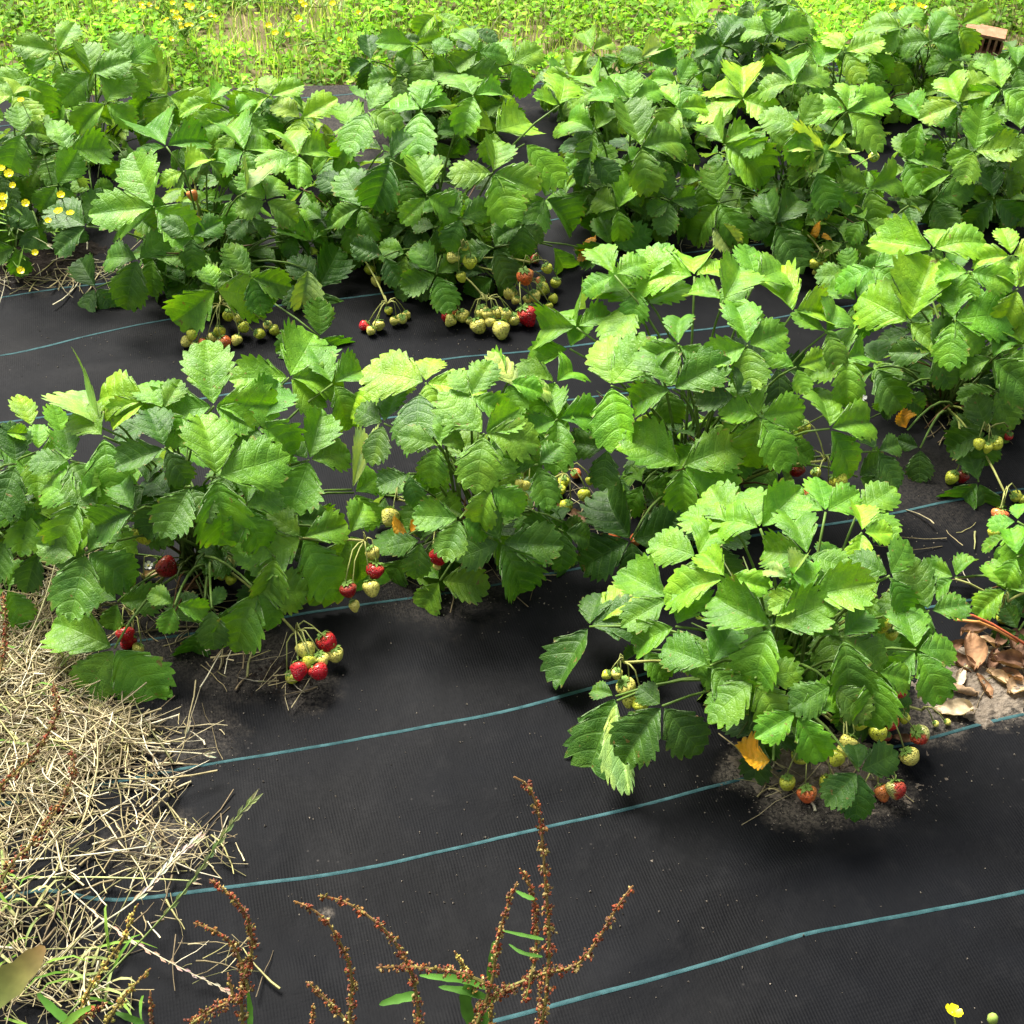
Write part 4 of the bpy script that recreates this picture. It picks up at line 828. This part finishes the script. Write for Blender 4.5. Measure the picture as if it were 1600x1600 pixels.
straws([(30, 1090, 115, 95, 1500), (130, 1160, 95, 55, 620), (0, 1220, 150, 90, 640), (110, 1250, 110, 60, 80), (50, 1345, 130, 50, 130), (50, 1500, 140, 80, 170), (0, 1430, 60, 60, 40), (0, 1000, 100, 60, 600), (205, 1160, 55, 30, 80), (60, 930, 110, 80, 350),
        (300, 1150, 50, 16, 14), (340, 1335, 40, 25, 16), (260, 1330, 70, 40, 70), (200, 1440, 110, 50, 26), (60, 1570, 150, 50, 80), (370, 1030, 60, 40, 30), (450, 1074, 40, 10, 14), (100, 870, 80, 60, 90), (350, 1510, 90, 30, 16), (240, 1240, 40, 40, 50)],
       'straw_mulch', 'tangle of pale dry straw spread over the black fabric')
straws([(90, 425, 140, 30, 160), (1540, 1050, 90, 60, 26), (1300, 1200, 140, 50, 40), (720, 890, 160, 30, 24), (900, 790, 120, 40, 60), (1500, 640, 80, 50, 70), (1200, 380, 150, 30, 60), (300, 960, 120, 40, 60), (1450, 870, 100, 80, 10)],
       'straw_scraps', 'scattered dry straw scraps around the plant feet', .008)
def grit():
    V, Fq, C, = [], [], []
    pos = []
    for (cx, cy, rx, ry, n) in ((1290, 1235, 150, 45, 900), (1530, 1095, 110, 45, 500), (800, 1300, 800, 350, 420), (420, 1060, 120, 50, 150), (280, 1000, 100, 40, 120), (700, 930, 200, 40, 130), (1450, 850, 120, 120, 110), (300, 1180, 120, 60, 120), (200, 560, 240, 90, 130), (720, 540, 160, 40, 90)):
        for _ in range(n): pos.append((cx+R.gauss(0, .5)*rx, cy+R.gauss(0, .5)*ry))
    for (x, y) in pos:
        p = at(x, y); s = R.uniform(.0004, .0012)*R.choice((1, 1, 1.6)); z = gz(p.x, p.y)+.0006+s*.5; b = len(V); q = [Vector((R.uniform(.6, 1.3), 0, -.4)), Vector((-R.uniform(.4, 1), R.uniform(.5, 1.1), -.4)), Vector((-R.uniform(.4, 1), -R.uniform(.5, 1.1), -.4)), Vector((0, 0, R.uniform(.4, 1)))]
        a = R.uniform(0, 6.3); ca, sa = math.cos(a), math.sin(a); V += [(p.x+s*(v.x*ca-v.y*sa), p.y+s*(v.x*sa+v.y*ca), z+s*v.z) for v in q]
        Fq += [(b, b+1, b+3), (b+1, b+2, b+3), (b+2, b, b+3)]; t = R.uniform(.5, 1.3); C += [(.27*t, .23*t, .18*t)]*4
    return tag(mesh_obj('soil_crumbs', np_mesh('soil_crumbs', np.array(V), np.array(Fq), np.array(C), M_bits, False)), 'pale grit and soil crumbs lying on the black fabric', 'grit', None, 'stuff')
grit()
mb = MB()
for (cx, cy, rx, ry, n) in ((90, 1540, 140, 60, 34), (40, 1410, 60, 50, 14), (30, 960, 60, 90, 26), (60, 1120, 90, 90, 14)):
    for _ in range(n):
        p = at(cx+R.uniform(-1, 1)*rx, cy+R.uniform(-1, 1)*ry); p.z = gz(p.x, p.y)+.01; a = R.uniform(0, 6.28); l = R.uniform(.03, .09); o = Vector((math.cos(a), math.sin(a), R.uniform(.3, 1.3))).normalized()
        mb.blade([p, p+o*l*.4, p+(o-UP*.15)*l*.75, p+(o-UP*.4)*l], [.0012, .0018, .0012, .0002], R.choice([(.12, .26, .03), (.20, .34, .05), (.30, .38, .12), (.42, .42, .18)]))
tag(mb.build('grass_blades', M_cover), 'loose green grass blades growing up through the straw', 'grass', None, 'stuff')

def grass_stem(pts, label, head=.35, c=(.20, .27, .08), ch=(.30, .36, .16), name='grass_stem', r=.0013, fl=1.):
    q = [at(*p) for p in pts]; root = empty(name, q[0]); tag(root, label, 'grass stem')
    for _ in range(2): q = [q[0]]+[a.lerp(b, t) for a, b in zip(q, q[1:]) for t in (.25, .75)]+[q[-1]]
    mb = MB(); mb.tube(q, [r*(1-.5*i/len(q)) for i in range(len(q))], c, 5); mb.build('stem', M_stem, root, root.location)
    L = len(q); k0 = int(L*(1-head)); mb = MB(); n = 22
    for i in range(n):
        s = k0+(L-1-k0)*i/n; a = int(s); p = q[a].lerp(q[min(a+1, L-1)], s-a); t = (q[min(a+1, L-1)]-q[max(a-1, 0)]).normalized()
        sd = t.cross((CAM-p).normalized())*(1 if i % 2 else -1); ln = R.uniform(.010, .016)*fl
        mb.blade([p, p+(t*.85+sd*.3)*ln*.5, p+(t*.95+sd*.22)*ln], [.0007, .0016, .0001], tuple(x*R.uniform(.8, 1.2) for x in ch), (CAM-p).normalized(), .5)
    mb.build('seed_head', M_bits, root, root.location); return root
grass_stem([(60, 1640, .04), (101, 1590, .07), (142, 1549, .1), (216, 1475, .15), (280, 1404, .20), (320, 1350, .24), (358, 1290, .28), (396, 1249, .30)], 'slender green grass stem with narrow seed head crossing the black fabric', .5)
pale, pal2 = (.55, .50, .32), (.66, .58, .42)
grass_stem([(40, 1530, .02), (67, 1512, .02), (140, 1455, .03), (219, 1404, .035), (262, 1350, .04), (310, 1308, .035)], 'dry bleached grass stem whose seed head points up beside the green one', .45, pale, pal2)
grass_stem([(90, 1375, .02), (148, 1428, .03), (202, 1468, .03), (280, 1512, .025), (356, 1548, .01)], 'dry grass stem lying across the straw with a feathery reddish head', .75, pale, (.46, .33, .24), r=.0009, fl=.75)
grass_stem([(-20, 1352, .03), (60, 1342, .03), (140, 1336, .03), (232, 1322, .025)], 'long straight pale stem lying level on the straw edge', .05, (.58, .55, .38), pale)
grass_stem([(20, 1372, .02), (120, 1370, .025), (240, 1373, .02), (296, 1376, .01)], 'yellow-green stem lying level just in front of the straight pale one', .06, (.46, .50, .2), pale)
grass_stem([(222, 1172, .01), (280, 1175, .012), (320, 1178, .01)], 'short straw stem stranded on bare fabric beyond the mulch', .1, pale, pale)
grass_stem([(315, 1068, .0), (305, 1100, .02), (292, 1140, .01)], 'thin dry stem near the soil hole at the straw edge', .3, (.3, .26, .16), (.3, .26, .16), r=.0007, fl=.5)
grass_stem([(40, 1010, .02), (70, 940, .07), (90, 870, .12), (92, 830, .15)], 'upright dry stem rising from the straw through the leaves', .1, (.5, .47, .25), pale)
grass_stem([(-20, 340, .07), (30, 358, .09), (75, 382, .07)], 'pale stem slanting across the dark gap below the buttercups', .1, (.4, .45, .2), pale)

# ------------------------------------------------------------------ dead leaves on the soil beside the plants
def dead(x, y, ln, ang, c, label=None, z=.006, curl=1., group='brown dead leaves in the litter heap'):
    p = at(x, y); p.z = gz(p.x, p.y)+z; seed = int(x*7+y); r_ = random.Random(seed); L = ln/F*depth(p); W = L*r_.uniform(.26, .40); V, Fs, C = [], [], []; nu, nv = 12, 8
    for i in range(nu+1):
        for j in range(nv+1):
            u, v = i/nu, j/nv*2-1; wd = W*math.sin(math.pi*min(1, (u*.94+.03)**.85))**.75*(1+.10*noise.noise(Vector((u*9, v, seed)))); a = v*curl*1.5
            X = math.sin(a)/(curl*1.5)*wd; Z = (1-math.cos(a))/(curl*1.5)*wd + L*.10*noise.noise(Vector((u*2.6, v*1.6, seed*.37)))+L*.035*noise.noise(Vector((u*8, v*6, seed*.7)))+.10*L*(u-.5)**2*4*r_.choice((-.5, 1)); V.append((X, (u-.5)*L, Z))
            t = r_.uniform(.8, 1.15)*(1-.25*abs(v)); C.append(tuple(k*t for k in c))
    mn = min(v[2] for v in V); V = [(a, b, d-mn) for a, b, d in V]
    a = np.arange((nu+1)*(nv+1)).reshape(nu+1, nv+1); me = np_mesh('dead_leaf', np.array(V), np.stack([a[:-1, :-1], a[:-1, 1:], a[1:, 1:], a[1:, :-1]], -1).reshape(-1, 4), np.array(C), M_dry)
    o = mesh_obj('dead_leaf', me, None, p); o.rotation_euler = (r_.uniform(-.3, .3), r_.uniform(-.3, .3), rad(ang-90)+.1)
    return tag(o, label or 'curled brown dead leaf lying in the litter heap beside the plant', 'dead leaf', group)
br, b2, b3 = (.33, .18, .09), (.22, .12, .07), (.48, .33, .19)
for (x, y, ln, an, c, lab, z, cu) in (
    (1516, 1030, 70, 80, br, 'largest tan dead leaf, standing nearly upright in the litter heap', .012, 1.), (1572, 1045, 64, 170, b2, 'dark brown dead leaf lying lengthwise behind the cream scrap', .008, 1.),
    (1546, 1040, 48, 60, b2, 'dark dead leaf leaning on the largest tan one', .006, 1.), (1534, 1077, 44, 110, br, 'small brown dead leaf on bare soil at the front of the litter heap', .004, 1.),
    (1556, 1066, 40, 140, (.50, .34, .19), 'cream-tan scrap of dead leaf at the front of the litter heap', .006, 1.), (1592, 1080, 50, 20, b3, 'pale round dead leaf on grey soil beyond the heap', .003, .7),
    (1493, 1087, 64, 158, (.50, .34, .20), 'long rolled tan dead leaf like a quill below the litter heap', .004, 2.2), (1490, 1112, 60, 165, (.58, .46, .30), 'flat pale dead leaf tucked under the rolled one', .001, .6),
    (1496, 1066, 40, 60, (.60, .48, .33), 'crumpled cream dead leaf just above the rolled one', .006, 1.), (1522, 998, 54, 10, b2, 'brown dead leaf topmost in the heap, just under the red runner', .01, 1.),
    (1557, 1010, 48, 50, b2, 'brown dead leaf wedged under the bend of the red runner', .008, 1.), (1582, 1020, 52, 100, b2, 'shaded dead leaf beneath the small strawberry plant', .006, 1.),
    (1602, 1045, 48, 60, b2, 'dark dead leaf cut by the picture edge', .006, 1.), (1500, 1043, 46, 130, b2, 'brown dead leaf half covered by the big plant', .004, 1.),
    (1538, 1015, 42, 150, (.42, .27, .15), 'tan pointed dead leaf bridging the middle of the heap', .012, 1.), (1592, 1000, 46, 160, b2, 'dark dead leaf under the end of the red runner', .006, 1.),
    (1485, 1020, 46, 20, b2, 'dead leaf mostly hidden behind the big plant foliage', .004, 1.), (1578, 1064, 38, 130, br, 'small curled dead leaf next to the pale round one', .005, 1.)):
    dead(x, y, ln, an, c, lab, z, cu)
g2 = 'small dead leaves under the plants'
for (x, y, ln, a, lab) in ((300, 925, 34, 20, 'withered brown leaf flat beneath the broad plant by the straw'), (240, 905, 40, 160, 'withered leaf under the ripe berry of the broad plant'), (325, 915, 24, 80, 'tiny reddish leaf scrap at the crown of the broad plant'),
    (1415, 1160, 40, 150, 'brown leaf under the half ripe berry by the teal thread'), (1330, 1140, 40, 30, 'brown leaf behind the berries on the sandy soil'), (1270, 1150, 34, 90, 'brown leaf shaded by the small lime leaf over the sandy soil'),
    (870, 800, 40, 10, 'withered leaf among small berries of the middling plant'), (900, 815, 36, 120, 'withered leaf in the dark gap before the tallest plant'), (1560, 640, 36, 60, 'dry leaf deep among the stalks of the glossy-leaved plant'),
    (1440, 640, 36, 140, 'dry leaf low behind the orange dead leaf'), (1590, 870, 36, 60, 'dry tan leaf caught in the small edge plant'), (1080, 1130, 34, 10, 'brown leaf behind the dark low leaves of the big plant')):
    dead(x, y, ln, a, R.choice((br, b2, b3)), lab, .004, 1., g2)

# ------------------------------------------------------------------ buttercups
def buttercup(base, flowers, label, name='buttercup', green=True):
    root = empty(name, at(*base)); root.location.z = 0; tag(root, label, 'buttercup', 'yellow buttercups among the rows and weeds'); mb = MB(); b = root.location
    fl = []
    for (x, y, z, r) in flowers:
        p = at(x, y, z); m = b.lerp(p, .45)+Vector((R.uniform(-.02, .02), 0, .05*p.z/.2)); mb.tube([b.lerp(m, t/4).lerp(m.lerp(p, t/4), t/4) for t in range(5)], [.0013, .0011, .001, .0008, .0008], (.13, .22, .04), 4); fl.append((p, r))
        if green:
            for _ in range(3):
                q = b.lerp(p, R.uniform(.2, .8)); o = Vector((R.uniform(-1, 1), R.uniform(-1, 1), R.uniform(.1, .8))).normalized()*R.uniform(.02, .045); mb.blade([q, q+o*.5, q+o], [.0008, .003, .0002], (.15, .28, .03))
    mb.build('stems', M_stem, root, b)
    for p, r in fl: put_flower(root, FL_Y, p, r/F*depth(p), b, ((CAM-p).normalized()*.55+UP*.7+Vector((R.uniform(-.3, .3), R.uniform(-.3, .3), 0))).normalized())
    return root
buttercup((20, 400), [(14, 272, .25, 7), (2, 264, .25, 6), (4, 309, .2, 7), (4, 322, .19, 7), (40, 318, .2, 6), (32, 423, .06, 6), (20, 290, .22, 5), (55, 395, .1, 5)], 'buttercup plant with six round blooms against the dark gap')
buttercup((105, 395), [(95, 305, .2, 6), (92, 331, .18, 7), (110, 334, .18, 6), (33, 157, .3, 5), (75, 345, .15, 5)], 'buttercup plant squeezed in just beyond the first, blooms facing sideways')
fl = [(R.gauss(290, 34), R.gauss(22, 17), R.uniform(.12, .22), R.uniform(2.6, 4.3)) for _ in range(30)]
buttercup((290, 60), fl, 'dense buttercup clump flowering in the lawn behind the tall plant')
buttercup((430, 80), [(420, 40, .1, 5), (430, 52, .08, 5), (450, 54, .08, 4), (466, 30, .12, 6), (475, 8, .14, 5), (530, 62, .05, 4)], 'sparse buttercups by the bare soil in the lawn')
buttercup((500, 12), [(470, 2, .1, 4), (520, 6, .1, 5), (180, 2, .1, 4), (560, 20, .1, 4)], 'few buttercups farthest out in the lawn')
buttercup((1440, 60), [(1395, 10, .16, 5), (1410, 14, .16, 4), (1443, 12, .16, 5), (1436, 8, .16, 4)], 'buttercups showing over the plant before the brick')
# bud and petals at the near edge
root = empty('buttercup', at(1500, 1700)); tag(root, 'lone buttercup bloom with a green bud standing before the black fabric', 'buttercup', 'yellow buttercups among the rows and weeds'); b = root.location; mb = MB()
p, p2 = at(1489, 1583, .12), at(1551, 1592, .12)
mb.tube([b, at(1496, 1640, .06), at(1493, 1600, .11), p], .0008, (.25, .30, .08), 5); mb.tube([b, at(1545, 1640, .07), p2], .0008, (.18, .26, .06), 5); mb.build('stems', M_stem, root, b)
put_flower(root, FL_Y, p, .0085, b, Vector((.2, .25, 1)).normalized())
mb = MB(); vs, fs = [], []
for j in range(7):
    for i in range(8): a, c_ = math.pi*j/6, math.pi*2*i/8; vs.append(p2+Vector((math.sin(a)*math.cos(c_)*.0055, math.sin(a)*math.sin(c_)*.0055, math.cos(a)*.0075)))
for j in range(6):
    for i in range(8): fs.append((j*8+i, (j+1)*8+i, (j+1)*8+(i+1) % 8, j*8+(i+1) % 8))
mb.add(vs, fs, (.30, .42, .08)); mb.build('bud', M_stem, root, b)

# ------------------------------------------------------------------ hollow brick
def brick():
    root = empty('hollow_brick', at(1530, 86, 0)); L, D, Hh = .10, .05, .055; t = .006; mb = MB()
    def box(x0, x1, y0, y1, z0, z1, c=(.62, .30, .17)):
        v = [(x, y, z) for x in (x0, x1) for y in (y0, y1) for z in (z0, z1)]; mb.add(v, [(0, 1, 3, 2), (4, 6, 7, 5), (0, 4, 5, 1), (2, 3, 7, 6), (0, 2, 6, 4), (1, 5, 7, 3)], c)
    box(-L/2, L/2, 0, D, 0, t*1.4); box(-L/2, L/2, 0, D, Hh-t*1.4, Hh, (.68, .42, .28))
    box(-L/2, L/2, D-t, D, t*1.4, Hh-t*1.4)
    n = 6
    for i in range(n+1):
        x = -L/2+(L-t)*i/n; box(x, x+t, .0008, D-t, t*1.4, Hh-t*1.4)
    o = mb.build('body', soil_material('terracotta', (.50, .22, .12), (.62, .34, .20), (.68, .46, .32), 8), root, smoothf=False)
    root.rotation_euler = (rad(8), rad(4), rad(-20)); root.location.z = .0; tag(root, 'perforated terracotta brick half hidden at the lawn edge', 'brick')
    bv = o.modifiers.new('bevel', 'BEVEL'); bv.width = .0012; bv.segments = 2
brick()

# ------------------------------------------------------------------ weeds of the lawn
def cover(name, label, n, size, pal, probs, y1, hmax, narrow=1., seed=3, thr=-.34, blade=False):
    rs = np.random.RandomState(seed); X, Y = [], []
    while len(X) < n:
        x = rs.uniform(-2.3, 2.3); y = rs.uniform(2.9, y1); p = Vector((x, y, 0)); e = (p-E0).dot(EN)
        if e < .02+.03*noise.noise(Vector((x*8, 0, 0))): continue
        d = noise.noise(Vector((x*2.6, y*2.6, seed)))+.6*noise.noise(Vector((x*7, y*7, seed+5)))
        q = proj(p); d -= .30*math.exp(-(((q[0]-400)/110)**2+((q[1]-85)/26)**2)) + .35*math.exp(-(((q[0]-1010)/70)**2+((q[1]-45)/22)**2))
        if d < thr+rs.normal(0, .10): continue
        X.append(x); Y.append(y)
    X, Y = np.array(X), np.array(Y); n = len(X); a = rs.uniform(0, 6.283, n); s = size*rs.uniform(.6, 1.3, n)*np.where(Y > 4.5, 1.3, 1)
    H_ = np.array([max(.3, .6+.9*noise.noise(Vector((x*4, y*4, 9)))) for x, y in zip(X, Y)])*hmax; z = -.03+rs.uniform(.2, 1, n)*H_
    if blade:
        t = np.linspace(0, 1, 4); lean = rs.uniform(.1, .7, n); V = np.zeros((n, 8, 3)); ln = s
        for k in range(4):
            hx = X+np.cos(a)*ln*lean*t[k]**2; hy = Y+np.sin(a)*ln*lean*t[k]**2; hz = -.03+ln*t[k]*(1-.35*lean*t[k]); wv = .0018*(1-t[k])+.0003
            V[:, k*2] = np.stack([hx-np.sin(a)*wv, hy+np.cos(a)*wv, hz], 1); V[:, k*2+1] = np.stack([hx+np.sin(a)*wv, hy-np.cos(a)*wv, hz], 1)
        b = (np.arange(n)*8)[:, None]; Fq = np.concatenate([b+np.array([[k*2, k*2+1, k*2+3, k*2+2]]) for k in range(3)]); m = 8
    else:
        el = rs.uniform(-.25, .9, n); dx = np.stack([np.cos(a)*np.cos(el), np.sin(a)*np.cos(el), np.sin(el)], 1); sd = np.stack([-np.sin(a), np.cos(a), rs.uniform(-.4, .4, n)], 1); nm = np.cross(dx, sd); c = np.stack([X, Y, z], 1)
        out = [(0, 0, 0), (.35, -.34, .08), (.35, .34, .08), (.75, -.36, .02), (.75, .36, .02), (1, 0, -.08), (.5, 0, -.03)]
        V = np.stack([c+dx*(u*s)[:, None]+sd*(v*narrow*s)[:, None]+nm*(w_*s)[:, None] for u, v, w_ in out], 1); b = (np.arange(n)*7)[:, None]
        Fq = np.concatenate([b+np.array([f]) for f in ((0, 1, 6, 2), (1, 3, 5, 6), (2, 6, 5, 4))]); m = 7
    C = np.array(pal)[rs.choice(len(pal), n, p=probs)]*rs.uniform(.75, 1.2, (n, 1)); tone = np.array([1+.55*noise.noise(Vector((x*2, y*2, 20)))+.45*noise.noise(Vector((x*9, y*9, 4))) for x, y in zip(X, Y)]); C *= tone[:, None]
    me = np_mesh(name, V.reshape(-1, 3), Fq, np.repeat(C, m, 0), M_cover); return tag(mesh_obj(name, me), label, 'weeds', None, 'stuff')
cover('clover_cover', 'bright yellow-green low weeds covering the lawn', 80000, .019, [(.21, .48, .02), (.30, .56, .03), (.15, .38, .02), (.38, .58, .08), (.14, .28, .012)], [.34, .26, .2, .1, .1], 5.6, .064, .9)
cover('lawn_grass', 'thin grass blades standing among the lawn weeds', 24000, .075, [(.25, .38, .06), (.38, .48, .14), (.5, .5, .28), (.16, .28, .04)], [.4, .3, .12, .18], 5.6, .05, seed=8, thr=-.4, blade=True)
